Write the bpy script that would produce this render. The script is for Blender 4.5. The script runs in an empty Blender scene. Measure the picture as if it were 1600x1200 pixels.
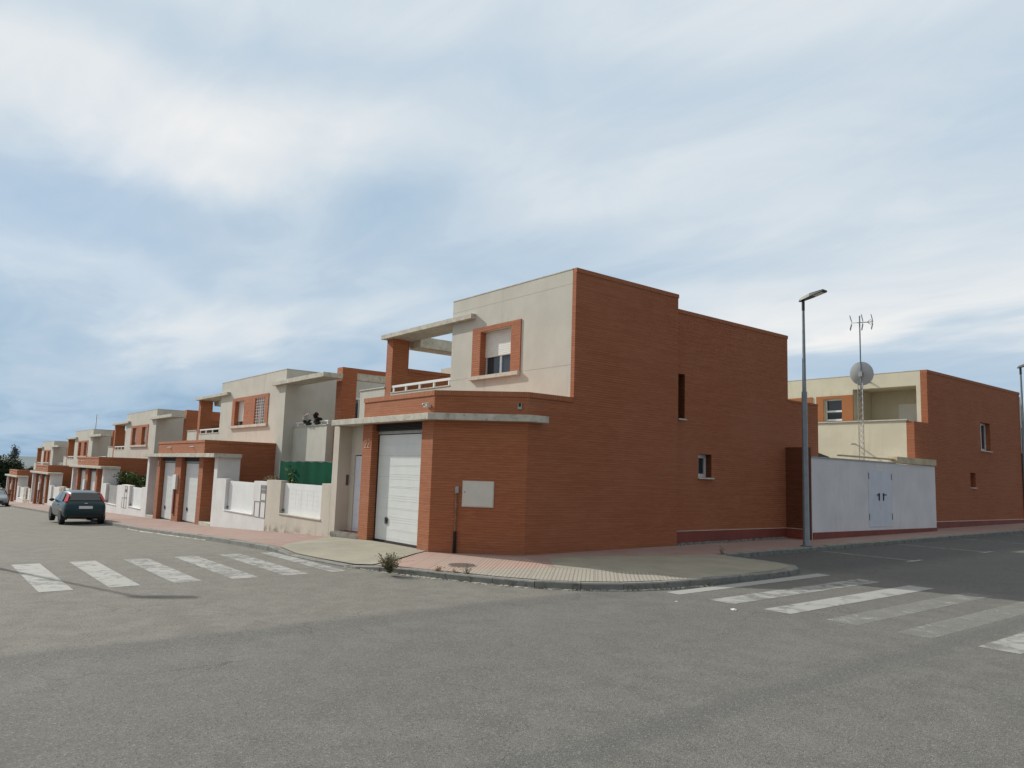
import bpy, bmesh, math, random
from mathutils import Vector, Matrix
random.seed(7)
R = math.radians
scn = bpy.context.scene
col = scn.collection

# ------------------------------------------------------------------ camera
FPX, PIT, ROL, YAW = 1189.57, 0.118604, 0.0324296, -0.900039
fw = Vector((math.sin(YAW)*math.cos(PIT), math.cos(YAW)*math.cos(PIT), math.sin(PIT)))
r0 = Vector((math.cos(YAW), -math.sin(YAW), 0)); u0 = r0.cross(fw)
rt = r0*math.cos(ROL)+u0*math.sin(ROL); up = -r0*math.sin(ROL)+u0*math.cos(ROL)
cam = bpy.data.cameras.new('camera'); camo = bpy.data.objects.new('camera', cam); col.objects.link(camo)
cam.sensor_width = 36; cam.lens = FPX/1600*36; cam.clip_end = 8000; cam.clip_start = 0.1
M = Matrix((rt, up, -fw)).transposed().to_4x4(); camo.matrix_world = M
scn.camera = camo

# ------------------------------------------------------------------ light
SUN = Vector((-1.55, -0.49, 1.0)).normalized()         # towards the sun
EL = math.asin(SUN.z)
sun = bpy.data.lights.new('sun', 'SUN'); sun.energy = 4.15; sun.angle = R(0.6); sun.color = (1, .95, .87)
suno = bpy.data.objects.new('sun', sun); col.objects.link(suno)
suno.rotation_euler = (-SUN).to_track_quat('-Z', 'Y').to_euler()
scn.view_settings.view_transform = 'Standard'; scn.view_settings.look = 'None'
scn.view_settings.exposure = 0.0; scn.view_settings.gamma = 1

def mk(nt, t, **k):
    n = nt.nodes.new(t)
    for a, b in k.items():
        if a == 'op': n.operation = b
        elif a.startswith('i_'): n.inputs[a[2:].replace('_', ' ')].default_value = b
        else: setattr(n, a, b)
    return n

def math_(nt, op, a, b=None, clamp=False):
    n = nt.nodes.new('ShaderNodeMath'); n.operation = op; n.use_clamp = clamp
    for i, v in enumerate((a, b)):
        if v is None: continue
        if isinstance(v, (int, float)): n.inputs[i].default_value = v
        else: nt.links.new(v, n.inputs[i])
    return n.outputs[0]

def maprange(nt, v, a, b, c=0.0, d=1.0, smooth=True):
    n = nt.nodes.new('ShaderNodeMapRange'); n.interpolation_type = 'SMOOTHSTEP' if smooth else 'LINEAR'
    nt.links.new(v, n.inputs[0])
    for i, x in enumerate((a, b, c, d)): n.inputs[i+1].default_value = x
    return n.outputs[0]

def mixc(nt, fac, a, b, mode='MIX'):
    n = nt.nodes.new('ShaderNodeMix'); n.data_type = 'RGBA'; n.blend_type = mode
    for s, v in ((0, fac), (6, a), (7, b)):
        if isinstance(v, (int, float)): n.inputs[s].default_value = v
        elif isinstance(v, tuple): n.inputs[s].default_value = (*v, 1) if len(v) == 3 else v
        else: nt.links.new(v, n.inputs[s])
    return n.outputs[2]

def noise(nt, vec, scale, detail=4, rough=.55, dist=0.0):
    n = nt.nodes.new('ShaderNodeTexNoise'); n.inputs['Scale'].default_value = scale
    n.inputs['Detail'].default_value = detail; n.inputs['Roughness'].default_value = rough
    n.inputs['Distortion'].default_value = dist
    if vec is not None: nt.links.new(vec, n.inputs['Vector'])
    return n.outputs['Fac']

# sky: Nishita air with a broken sheet of cloud mixed in by direction
w = bpy.data.worlds.new('World'); scn.world = w; w.use_nodes = True
nt = w.node_tree; nt.nodes.clear()
out = nt.nodes.new('ShaderNodeOutputWorld'); bg = nt.nodes.new('ShaderNodeBackground'); nt.links.new(bg.outputs[0], out.inputs[0])
SKYK = 0.12
bg.inputs[1].default_value = SKYK
sky = nt.nodes.new('ShaderNodeTexSky'); sky.sky_type = 'NISHITA'; sky.sun_disc = False
sky.sun_elevation = EL; sky.sun_rotation = math.atan2(SUN.x, SUN.y); sky.air_density = 1.2; sky.dust_density = .6; sky.ozone_density = 1.6
tc = nt.nodes.new('ShaderNodeTexCoord'); sep = nt.nodes.new('ShaderNodeSeparateXYZ'); nt.links.new(tc.outputs['Generated'], sep.inputs[0])
hor = math_(nt, 'SQRT', math_(nt, 'ADD', math_(nt, 'ADD', math_(nt, 'MULTIPLY', sep.outputs[0], sep.outputs[0]), math_(nt, 'MULTIPLY', sep.outputs[1], sep.outputs[1])), 1e-4))
tel = math_(nt, 'DIVIDE', sep.outputs[2], hor)                     # tangent of the elevation
den = math_(nt, 'MAXIMUM', math_(nt, 'ADD', sep.outputs[2], .12), .05)
cmb = nt.nodes.new('ShaderNodeCombineXYZ')
nt.links.new(math_(nt, 'DIVIDE', sep.outputs[0], den), cmb.inputs[0]); nt.links.new(math_(nt, 'DIVIDE', sep.outputs[1], den), cmb.inputs[1])
mp = nt.nodes.new('ShaderNodeMapping'); nt.links.new(cmb.outputs[0], mp.inputs[0])
mp.inputs['Rotation'].default_value = (0, 0, YAW+.05); mp.inputs['Scale'].default_value = (.50, 1.0, 1); mp.inputs['Location'].default_value = (3.2, 1.75, 0)
n1 = noise(nt, mp.outputs[0], 1.2, 8, .50, .35)
n2 = noise(nt, mp.outputs[0], .45, 3, .5, .2)
n3 = noise(nt, mp.outputs[0], 3.2, 6, .55, .6)
k = 1/SKYK
def c3(r, g, b): return (r*k, g*k, b*k)
def dotn(v):
    d = nt.nodes.new('ShaderNodeVectorMath'); d.operation = 'DOT_PRODUCT'; nt.links.new(tc.outputs['Generated'], d.inputs[0]); d.inputs[1].default_value = v; return d.outputs['Value']
east = dotn(rt)                                                    # grows to the north-east
warp = math_(nt, 'ADD', tel, math_(nt, 'MULTIPLY', math_(nt, 'SUBTRACT', n1, .5), .30))
def hump(v, c, hw, soft):
    return math_(nt, 'MULTIPLY', maprange(nt, v, c-hw-soft, c-hw), maprange(nt, v, c+hw, c+hw+soft, 1.0, 0.0))
westf = maprange(nt, east, -.45, .45, 1.0, .15)
band1 = math_(nt, 'MULTIPLY', hump(warp, .43, .03, .10), westf)    # long white bank in the west
band2 = math_(nt, 'MULTIPLY', hump(warp, .20, .008, .05), maprange(nt, east, -.6, .1, .7, .5))
band3 = math_(nt, 'MULTIPLY', hump(warp, .27, .03, .10), maprange(nt, east, .05, .45, 0, .55))
topw = math_(nt, 'MULTIPLY', maprange(nt, tel, .50, .62), .30)
q = math_(nt, 'ADD', math_(nt, 'MULTIPLY', maprange(nt, n1, .25, .75), .30), math_(nt, 'MULTIPLY', maprange(nt, n3, .3, .7), .17))
q = math_(nt, 'ADD', q, math_(nt, 'ADD', math_(nt, 'MULTIPLY', band1, .48), math_(nt, 'ADD', math_(nt, 'MULTIPLY', band2, .42), math_(nt, 'ADD', math_(nt, 'MULTIPLY', band3, .5), topw))))
q = math_(nt, 'ADD', q, maprange(nt, east, -.2, .5, .05, .15))
q = math_(nt, 'ADD', q, maprange(nt, tel, .04, .16, -.14, .06))
rp = nt.nodes.new('ShaderNodeValToRGB'); nt.links.new(q, rp.inputs[0]); cr = rp.color_ramp
cr.elements[0].position = .0; cr.elements[0].color = (.31, .46, .62, 1); cr.elements[1].position = 1.0; cr.elements[1].color = (.88, .885, .88, 1)
for p_, c_ in ((.20, (.425, .56, .70)), (.40, (.51, .625, .74)), (.62, (.63, .715, .79))):
    e = cr.elements.new(p_); e.color = (*c_, 1)
cloud = nt.nodes.new('ShaderNodeVectorMath'); cloud.operation = 'SCALE'; nt.links.new(rp.outputs[0], cloud.inputs[0]); cloud.inputs['Scale'].default_value = k
gap = math_(nt, 'MULTIPLY', maprange(nt, n2, .30, .42, .20, 0), maprange(nt, tel, .1, .3))
hi = mixc(nt, gap, cloud.outputs[0], mixc(nt, .6, sky.outputs[0], c3(.30, .45, .72)))
hi = mixc(nt, maprange(nt, tel, .75, 1.3, 0, .8), hi, c3(.92, .90, .87))          # unseen sky overhead whitened to add ambient light
hi = mixc(nt, maprange(nt, dotn(fw), .45, -.2, 0, .75), hi, c3(.66, .67, .68))     # unseen sky behind the camera paled as ambient fill
hi = mixc(nt, maprange(nt, dotn(Vector((1, .12, 0))), .1, .8, 0, .85), hi, c3(.30, .35, .42))     # unseen eastern sky darkened to dim the east-facing walls
fin = mixc(nt, maprange(nt, dotn(SUN), .955, 1.0, 0, .95), hi, c3(3.0, 2.8, 2.5))   # bright glow round the sun
nt.links.new(fin, bg.inputs[0])

# ------------------------------------------------------------------ ground height (pavement level; road is KD lower)
XP = [-700, -400, -200, -106, -71, -46, -31, -22, -18, 80]; ZP = [-24, -15, -8, -4.85, -3.6, -2.80, -2.37, -1.97, -1.82, -1.82]
KD = .12
def P(x, y):
    for i in range(len(XP)-1):
        if x <= XP[i+1] or i == len(XP)-2:
            t = (x-XP[i])/(XP[i+1]-XP[i]); z = ZP[i]+(ZP[i+1]-ZP[i])*min(max(t, 0), 1); break
    return z + .01*min(max(y-11, -20), 60)

# ------------------------------------------------------------------ materials
MATS = {}
def newmat(name):
    m = bpy.data.materials.new(name); m.use_nodes = True; nt = m.node_tree
    b = nt.nodes['Principled BSDF']; MATS[name] = m
    g = nt.nodes.new('ShaderNodeNewGeometry')
    return m, nt, b, g.outputs['Position']

def bump(nt, b, h, strength=.3, dist=.01):
    n = nt.nodes.new('ShaderNodeBump'); n.inputs['Strength'].default_value = strength; n.inputs['Distance'].default_value = dist
    nt.links.new(h, n.inputs['Height']); nt.links.new(n.outputs[0], b.inputs['Normal'])

def plain(name, c, rough=.6, metal=0.0, var=.12, scale=3.0, bmp=0.0, spec=.5, dirt=None):
    m, nt, b, pos = newmat(name)
    n = noise(nt, pos, scale, 5)
    lo = tuple(x*(1-var) for x in c); hi = tuple(min(1, x*(1+var)) for x in c)
    cc = mixc(nt, maprange(nt, n, .3, .7), lo, hi)
    if dirt:
        n2 = noise(nt, pos, dirt[1], 6, .65, .5)
        cc = mixc(nt, maprange(nt, n2, dirt[2], dirt[3]), cc, dirt[0])
    nt.links.new(cc, b.inputs['Base Color'])
    b.inputs['Roughness'].default_value = rough; b.inputs['Metallic'].default_value = metal
    b.inputs['Specular IOR Level'].default_value = spec
    if bmp: bump(nt, b, noise(nt, pos, 90, 4), bmp, .004)
    return m

def brickmat(name, soldier=False, tint=(1, 1, 1), weather=0.0):
    """thin long bricks, 6 cm courses, wide pale bed joints and barely visible upright joints"""
    m, nt, b, pos = newmat(name)
    s = nt.nodes.new('ShaderNodeSeparateXYZ'); nt.links.new(pos, s.inputs[0])
    u = math_(nt, 'ADD', s.outputs[0], s.outputs[1]); v = s.outputs[2]
    if soldier: u, v = v, u
    cb = nt.nodes.new('ShaderNodeCombineXYZ'); nt.links.new(u, cb.inputs[0]); nt.links.new(v, cb.inputs[1])
    br = nt.nodes.new('ShaderNodeTexBrick'); nt.links.new(cb.outputs[0], br.inputs['Vector'])
    br.inputs['Scale'].default_value = 1.0
    br.inputs['Brick Width'].default_value = .245; br.inputs['Row Height'].default_value = .060
    br.inputs['Mortar Size'].default_value = .003; br.inputs['Mortar Smooth'].default_value = .3
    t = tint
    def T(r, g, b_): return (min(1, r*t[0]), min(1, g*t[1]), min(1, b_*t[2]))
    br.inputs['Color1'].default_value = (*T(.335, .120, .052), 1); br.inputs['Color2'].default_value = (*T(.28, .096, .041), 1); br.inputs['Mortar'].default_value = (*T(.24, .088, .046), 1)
    mpv = nt.nodes.new('ShaderNodeMapping'); mpv.inputs['Scale'].default_value = (.45, 16.67, 1); nt.links.new(cb.outputs[0], mpv.inputs[0])
    st = noise(nt, mpv.outputs[0], 1.3, 3)
    c = mixc(nt, maprange(nt, st, .35, .65, 0, .35), br.outputs['Color'], T(.23, .074, .034))
    big = noise(nt, pos, .38, 5, .6)
    c = mixc(nt, maprange(nt, big, .40, .70, 0, .40), c, T(.34, .142, .074))
    if weather:
        e = noise(nt, pos, 1.7, 6, .7)
        c = mixc(nt, maprange(nt, e, .52, .75, 0, weather), c, (.46, .28, .19))
    if not soldier:
        dz = nt.nodes.new('ShaderNodeSeparateXYZ'); nt.links.new(pos, dz.inputs[0])
        foot = maprange(nt, math_(nt, 'ADD', dz.outputs[2], math_(nt, 'MULTIPLY', noise(nt, pos, 2.2, 5, .7), .5)), -1.62, -1.40, 1.0, 0.0)
        c = mixc(nt, math_(nt, 'MULTIPLY', math_(nt, 'MULTIPLY', foot, maprange(nt, noise(nt, pos, 6, 5, .7), .35, .65)), .45), c, (.20, .12, .08))
    # bed joints
    fr = math_(nt, 'FRACT', math_(nt, 'DIVIDE', v, .060))
    d = math_(nt, 'ABSOLUTE', math_(nt, 'SUBTRACT', math_(nt, 'FRACT', math_(nt, 'ADD', fr, 0.0)), .5))        # .5 on the joint line
    j = math_(nt, 'MULTIPLY', maprange(nt, d, .37, .43), math_(nt, 'LESS_THAN', fr, .5))
    js = maprange(nt, noise(nt, mpv.outputs[0], .8, 4), .35, .62, .50, 1.0)   # smeared here, raked there
    c = mixc(nt, math_(nt, 'MULTIPLY', maprange(nt, math_(nt, 'ABSOLUTE', math_(nt, 'SUBTRACT', fr, .88)), .04, .12, 1, 0), .55), c, T(.13, .040, .020))   # raked joint's shade painted under each bed joint
    c = mixc(nt, math_(nt, 'MULTIPLY', j, js), c, T(.66, .36, .22))
    nt.links.new(c, b.inputs['Base Color'])
    b.inputs['Roughness'].default_value = .8; b.inputs['Specular IOR Level'].default_value = .25
    h = math_(nt, 'SUBTRACT', 1.0, j)
    h2 = math_(nt, 'ADD', h, math_(nt, 'MULTIPLY', noise(nt, pos, 40, 3), .35))
    bump(nt, b, h2, .9, .010)
    return m

brickmat('brick', False, (1.17, 1.13, 1.13), .15); brickmat('brick_soldier', True, (1.17, 1.16, 1.16), .15); brickmat('brick_front', False, (1.20, 1.18, 1.18), .30); brickmat('brick_shaded', False, (.45, .40, .40))  # last brick: shade put into the tint
brickmat('brick_front_soldier', True, (1.20, 1.18, 1.18), .25)

def stucco(name, c, stain=(.30, .27, .21)):
    m, nt, b, pos = newmat(name)
    n = noise(nt, pos, 1.1, 6, .6)
    cc = mixc(nt, maprange(nt, n, .3, .7), tuple(x*.93 for x in c), tuple(x*1.05 for x in c))
    mp = nt.nodes.new('ShaderNodeMapping'); mp.inputs['Scale'].default_value = (3.5, 3.5, .35); nt.links.new(pos, mp.inputs[0])
    v = noise(nt, mp.outputs[0], 1.2, 5, .65)
    cc = mixc(nt, maprange(nt, v, .54, .80, 0, .35), cc, stain)
    if name == 'stucco_beige':
        sz = nt.nodes.new('ShaderNodeSeparateXYZ'); nt.links.new(pos, sz.inputs[0])
        lowz = maprange(nt, sz.outputs[2], -2.15, -1.70, 1.0, 0.0); mm = maprange(nt, noise(nt, pos, 2.8, 6, .75), .44, .60)
        cc = mixc(nt, math_(nt, 'MULTIPLY', math_(nt, 'MULTIPLY', lowz, mm), .8), cc, (.10, .09, .06))
    f = noise(nt, pos, 25, 3)
    cc = mixc(nt, maprange(nt, f, .3, .7, 0, .10), cc, tuple(x*.8 for x in c))
    nt.links.new(cc, b.inputs['Base Color']); b.inputs['Roughness'].default_value = .9; b.inputs['Specular IOR Level'].default_value = .15
    bump(nt, b, noise(nt, pos, 120, 4), .35, .004)
    return m
stucco('stucco', (.53, .525, .462)); stucco('stucco_white', (.68, .68, .665), (.42, .38, .32)); stucco('stucco_cream', (.62, .58, .45))
stucco('stucco_beige', (.54, .505, .43), (.26, .24, .17)); stucco('stucco_grey', (.70, .70, .71), (.42, .40, .37)); stucco('orange_render', (.36, .15, .065), (.3, .13, .05))

def concrete(name, c, lich=.5):
    m, nt, b, pos = newmat(name)
    n = noise(nt, pos, 3, 6, .65)
    cc = mixc(nt, maprange(nt, n, .3, .7), tuple(x*.82 for x in c), tuple(x*1.08 for x in c))
    e = noise(nt, pos, 7, 6, .75, .3)
    cc = mixc(nt, maprange(nt, e, .50, .66, 0, lich), cc, (.11, .10, .075))
    nt.links.new(cc, b.inputs['Base Color']); b.inputs['Roughness'].default_value = .92; b.inputs['Specular IOR Level'].default_value = .15
    bump(nt, b, noise(nt, pos, 60, 5), .4, .006)
concrete('concrete', (.54, .525, .45), .42); concrete('concrete_clean', (.56, .54, .47), .18); concrete('kerb', (.23, .235, .215), .8)

plain('white_paint', (.74, .76, .75), .45, var=.04, scale=1.5); plain('door_white', (.66, .69, .67), .4, var=.03)
plain('door_blue', (.60, .64, .70), .5, var=.04); plain('dark', (.02, .02, .018), .7); plain('dark_grey', (.09, .09, .09), .6)
plain('seal', (.012, .012, .012), .6); plain('line_grey', (.20, .20, .20), .7); plain('box_cream', (.62, .60, .54), .5, var=.03, scale=4); plain('pipe_grey', (.33, .33, .31), .5)
plain('pipe_rust', (.30, .20, .13), .7, var=.3, scale=12); plain('dark_pipe', (.035, .033, .03), .6)
plain('plinth_red', (.19, .040, .025), .6, var=.15, scale=2); plain('white_line', (.60, .50, .42), .8)
plain('galv', (.17, .20, .22), .45, .5, var=.10, scale=5); plain('lamp_dark', (.03, .033, .036), .45, .5); plain('led', (.55, .58, .6), .15)
plain('alu', (.72, .73, .74), .35, .2, var=.03); plain('shutter', (.70, .71, .67), .5, var=.03)
plain('dish', (.46, .48, .49), .5, .2, var=.04); plain('steel_rust', (.30, .29, .28), .6, .5, var=.3, scale=14)
plain('tyre', (.018, .018, .018), .85); plain('rim', (.45, .46, .47), .3, .8); plain('black_plastic', (.015, .016, .017), .5)
plain('red_lens', (.50, .018, .03), .2); plain('clear_lens', (.75, .78, .8), .1, .2); plain('plate', (.62, .63, .60), .4, var=.02)
plain('plate_ink', (.03, .03, .04), .5)
plain('terracotta_pot', (.33, .12, .06), .8); plain('dark_pot', (.03, .03, .03), .6); plain('bin_cast', (.25, .19, .155), .7, .4, var=.3, scale=20)
plain('paper', (.52, .51, .48), .8); plain('hill', (.135, .17, .185), 1, var=.10, scale=.01); plain('soil', (.19, .15, .11), 1, var=.3, scale=2, bmp=.5)  # hill colour includes painted distance haze
plain('bark', (.10, .075, .05), .9, var=.3, scale=8); plain('dry_stem', (.26, .20, .12), .9, var=.3, scale=20); plain('dry_leaf', (.15, .14, .07), .9, var=.35, scale=20)
plain('dry_tan', (.42, .31, .18), .9, var=.3, scale=20)
plain('fascia', (.52, .44, .29), .75, var=.18, scale=2, dirt=((.2, .10, .05), 3, .62, .72)); plain('number_paint', (.62, .47, .38), .8, var=.2, scale=30)
def leafmat(name, c, var=.5):
    m, nt, b, pos = newmat(name)
    n = noise(nt, pos, 2.2, 4); cc = mixc(nt, maprange(nt, n, .35, .65), tuple(x*(1-var) for x in c), tuple(x*(1+var) for x in c))
    nt.links.new(cc, b.inputs['Base Color']); b.inputs['Roughness'].default_value = .7; b.inputs['Specular IOR Level'].default_value = .2
leafmat('leaf_dark', (.028, .048, .022)); leafmat('leaf_mid', (.065, .10, .03)); leafmat('leaf_cactus', (.05, .07, .035)); leafmat('flower_white', (.7, .68, .66), .1)
leafmat('flower_orange', (.5, .14, .04), .2); leafmat('leaf_wine', (.10, .035, .035), .3); leafmat('leaf_hazy', (.12, .15, .15), .3)  # last leaf colour greyed to paint distance haze

def glassmat(name, c, rough=.04):
    m, nt, b, pos = newmat(name)
    b.inputs['Base Color'].default_value = (*c, 1); b.inputs['Roughness'].default_value = rough; b.inputs['Specular IOR Level'].default_value = .6
glassmat('glass', (.035, .045, .055)); glassmat('car_glass', (.02, .028, .03), .05)
def carpaint(name, c):
    m, nt, b, pos = newmat(name)
    b.inputs['Base Color'].default_value = (*c, 1); b.inputs['Roughness'].default_value = .28; b.inputs['Metallic'].default_value = .15
    b.inputs['Coat Weight'].default_value = .35; b.inputs['Coat Roughness'].default_value = .08; b.inputs['Specular IOR Level'].default_value = .3
carpaint('paint_teal', (.002, .028, .035)); carpaint('paint_silver', (.22, .27, .285))

# green shade netting
m, nt, b, pos = newmat('net_green')
s = nt.nodes.new('ShaderNodeSeparateXYZ'); nt.links.new(pos, s.inputs[0])
wv = math_(nt, 'SINE', math_(nt, 'MULTIPLY', s.outputs[0], 46))
cc = mixc(nt, maprange(nt, wv, -.3, .6), (.006, .052, .030), (.008, .064, .037))
nt.links.new(mixc(nt, maprange(nt, noise(nt, pos, 1.6, 3), .35, .6), cc, (.009, .075, .043)), b.inputs['Base Color']); b.inputs['Roughness'].default_value = 1; b.inputs['Specular IOR Level'].default_value = .05

# asphalt: two surfacings meet at x = -9.6, a seam at x = -4.35
m, nt, b, pos = newmat('asphalt')
s = nt.nodes.new('ShaderNodeSeparateXYZ'); nt.links.new(pos, s.inputs[0])
wob = math_(nt, 'MULTIPLY', math_(nt, 'SUBTRACT', noise(nt, pos, .9, 4), .5), .45)
xx = math_(nt, 'ADD', s.outputs[0], wob)
new_ = maprange(nt, xx, -9.9, -9.4)
big = noise(nt, pos, .35, 5, .6); mid = noise(nt, pos, 2.4, 5, .65)
old_c = mixc(nt, maprange(nt, mid, .3, .7), (.157, .151, .133), (.202, .195, .172))
new_c = mixc(nt, maprange(nt, mid, .3, .7), (.126, .1255, .114), (.158, .157, .144))
cc = mixc(nt, new_, old_c, new_c)
cc = mixc(nt, maprange(nt, big, .42, .70, 0, .4), cc, (.172, .166, .146))
# wheel worn darker bands along the cross street and the seam
def band(c0, wdt, fade, amt, colr, cur):
    d = math_(nt, 'ABSOLUTE', math_(nt, 'SUBTRACT', xx, c0))
    return mixc(nt, maprange(nt, d, wdt, wdt+fade, amt, 0.0), cur, colr)
cc = band(-9.35, .10, .35, .55, (.118, .118, .112), cc)
cc = band(-4.30, .06, .22, .75, (.112, .113, .110), cc)
cc = band(-6.9, .5, .9, .30, (.125, .125, .117), cc)
cc = band(-1.9, .35, .9, .30, (.125, .125, .117), cc)
# older, darker surfacing of the parking street further back
yy = math_(nt, 'ADD', s.outputs[1], math_(nt, 'MULTIPLY', wob, 1.2))
xm = maprange(nt, xx, -9.4, -8.2, 1.0, 0.0)
dk = math_(nt, 'MULTIPLY', maprange(nt, yy, 15.2, 16.6), math_(nt, 'ADD', math_(nt, 'MULTIPLY', xm, .55), .35))
cc = mixc(nt, dk, cc, (.085, .087, .087))
patch = noise(nt, pos, 1.3, 6, .7, .6)
cc = mixc(nt, maprange(nt, patch, .64, .72, 0, .14), cc, (.10, .10, .095))
# hairline cracks in a few areas
wv_ = nt.nodes.new('ShaderNodeVectorMath'); wv_.operation = 'MULTIPLY_ADD'; nz = nt.nodes.new('ShaderNodeTexNoise'); nz.inputs['Scale'].default_value = 1.6; nz.inputs['Detail'].default_value = 5; nt.links.new(pos, nz.inputs['Vector'])
nt.links.new(nz.outputs['Color'], wv_.inputs[0]); wv_.inputs[1].default_value = (1.2, 1.2, 0); nt.links.new(pos, wv_.inputs[2])
vc = nt.nodes.new('ShaderNodeTexVoronoi'); vc.feature = 'DISTANCE_TO_EDGE'; vc.inputs['Scale'].default_value = .42; nt.links.new(wv_.outputs[0], vc.inputs['Vector'])
crk = math_(nt, 'MULTIPLY', maprange(nt, vc.outputs['Distance'], .0, .007, 1, 0), maprange(nt, noise(nt, pos, .28, 3), .48, .60))
cc = mixc(nt, math_(nt, 'MULTIPLY', crk, .55), cc, (.05, .05, .047))
# small dark spots of oil and gum
# aggregate grain
vor = nt.nodes.new('ShaderNodeTexVoronoi'); vor.inputs['Scale'].default_value = 85; nt.links.new(pos, vor.inputs['Vector'])
sg = nt.nodes.new('ShaderNodeSeparateColor'); nt.links.new(vor.outputs['Color'], sg.inputs[0])
cc = mixc(nt, maprange(nt, sg.outputs[0], .0, .22, .62, 0), cc, (.05, .05, .047))
cc = mixc(nt, maprange(nt, sg.outputs[1], .80, 1.0, 0, .52), cc, (.30, .29, .265))
gr = noise(nt, pos, 38, 4, .7)
cc = mixc(nt, maprange(nt, gr, .50, .72, 0, .35), cc, (.07, .07, .066))
nt.links.new(cc, b.inputs['Base Color']); b.inputs['Roughness'].default_value = .93; b.inputs['Specular IOR Level'].default_value = .2
bump(nt, b, math_(nt, 'ADD', vor.outputs['Distance'], noise(nt, pos, 60, 4)), .55, .008)

# worn road paint: the asphalt shows through by mixing with transparency
def roadpaint(name, wear):
    m, nt, b, pos = newmat(name)
    n = noise(nt, pos, 4, 6, .62, .5); n2 = noise(nt, pos, 60, 3, .6)
    a = math_(nt, 'ADD', math_(nt, 'MULTIPLY', n, .62), math_(nt, 'ADD', math_(nt, 'MULTIPLY', noise(nt, pos, 1.1, 3), .28), math_(nt, 'MULTIPLY', n2, .10)))
    al = maprange(nt, a, wear-.06, wear+.16, .25, .88)
    b.inputs['Base Color'].default_value = (.35, .355, .335, 1); b.inputs['Roughness'].default_value = .85
    nt.links.new(al, b.inputs['Alpha'])
roadpaint('paint_solid', .26); roadpaint('paint_fresh', .36); roadpaint('paint_worn', .42); roadpaint('paint_faint', .54)

# pavements
def tiles(name, c1, c2, cs, ang=0.0, groove=None, joint=(.20, .15, .13)):
    m, nt, b, pos = newmat(name)
    mp = nt.nodes.new('ShaderNodeMapping'); mp.inputs['Rotation'].default_value = (0, 0, ang); nt.links.new(pos, mp.inputs[0])
    br = nt.nodes.new('ShaderNodeTexBrick'); br.offset = 0.0; nt.links.new(mp.outputs[0], br.inputs['Vector'])
    br.inputs['Scale'].default_value = 1; br.inputs['Brick Width'].default_value = cs; br.inputs['Row Height'].default_value = cs
    br.inputs['Mortar Size'].default_value = .005
    br.inputs['Color1'].default_value = (*c1, 1); br.inputs['Color2'].default_value = (*c2, 1); br.inputs['Mortar'].default_value = (*joint, 1)
    cc = mixc(nt, maprange(nt, noise(nt, pos, .9, 6, .65), .42, .72, 0, .45), br.outputs['Color'], (.33, .29, .25))
    cc = mixc(nt, maprange(nt, noise(nt, pos, 4, 6, .7), .60, .75, 0, .4), cc, (.14, .12, .10))
    h = math_(nt, 'SUBTRACT', 1.0, br.outputs['Fac'])
    if groove:
        s = nt.nodes.new('ShaderNodeSeparateXYZ'); nt.links.new(mp.outputs[0], s.inputs[0])
        wv = math_(nt, 'SINE', math_(nt, 'MULTIPLY', s.outputs[0], 2*math.pi/groove))
        g = maprange(nt, wv, -.9, -.1)
        cc = mixc(nt, maprange(nt, wv, -.9, .1, .42, 0), cc, tuple(x*.52 for x in c1)); h = g
    nt.links.new(cc, b.inputs['Base Color']); b.inputs['Roughness'].default_value = .9; b.inputs['Specular IOR Level'].default_value = .15
    bump(nt, b, h, .6, .006)
tiles('tile_pink', (.325, .225, .195), (.29, .20, .172), .2)
tiles('tile_pink_slot', (.40, .27, .225), (.385, .29, .24), .4, R(-45), .075)
tiles('tile_beige_rib', (.335, .318, .268), (.315, .298, .25), .4, R(-45), .075, (.2, .18, .14))
m, nt, b, pos = newmat('apron')
cc = mixc(nt, maprange(nt, noise(nt, pos, 1.2, 6, .65), .3, .7), (.235, .223, .172), (.295, .28, .216))
cc = mixc(nt, maprange(nt, noise(nt, pos, 5, 6, .75), .60, .74, 0, .45), cc, (.17, .155, .125))
nt.links.new(cc, b.inputs['Base Color']); b.inputs['Roughness'].default_value = .95; bump(nt, b, noise(nt, pos, 50, 5), .35, .005)

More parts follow.
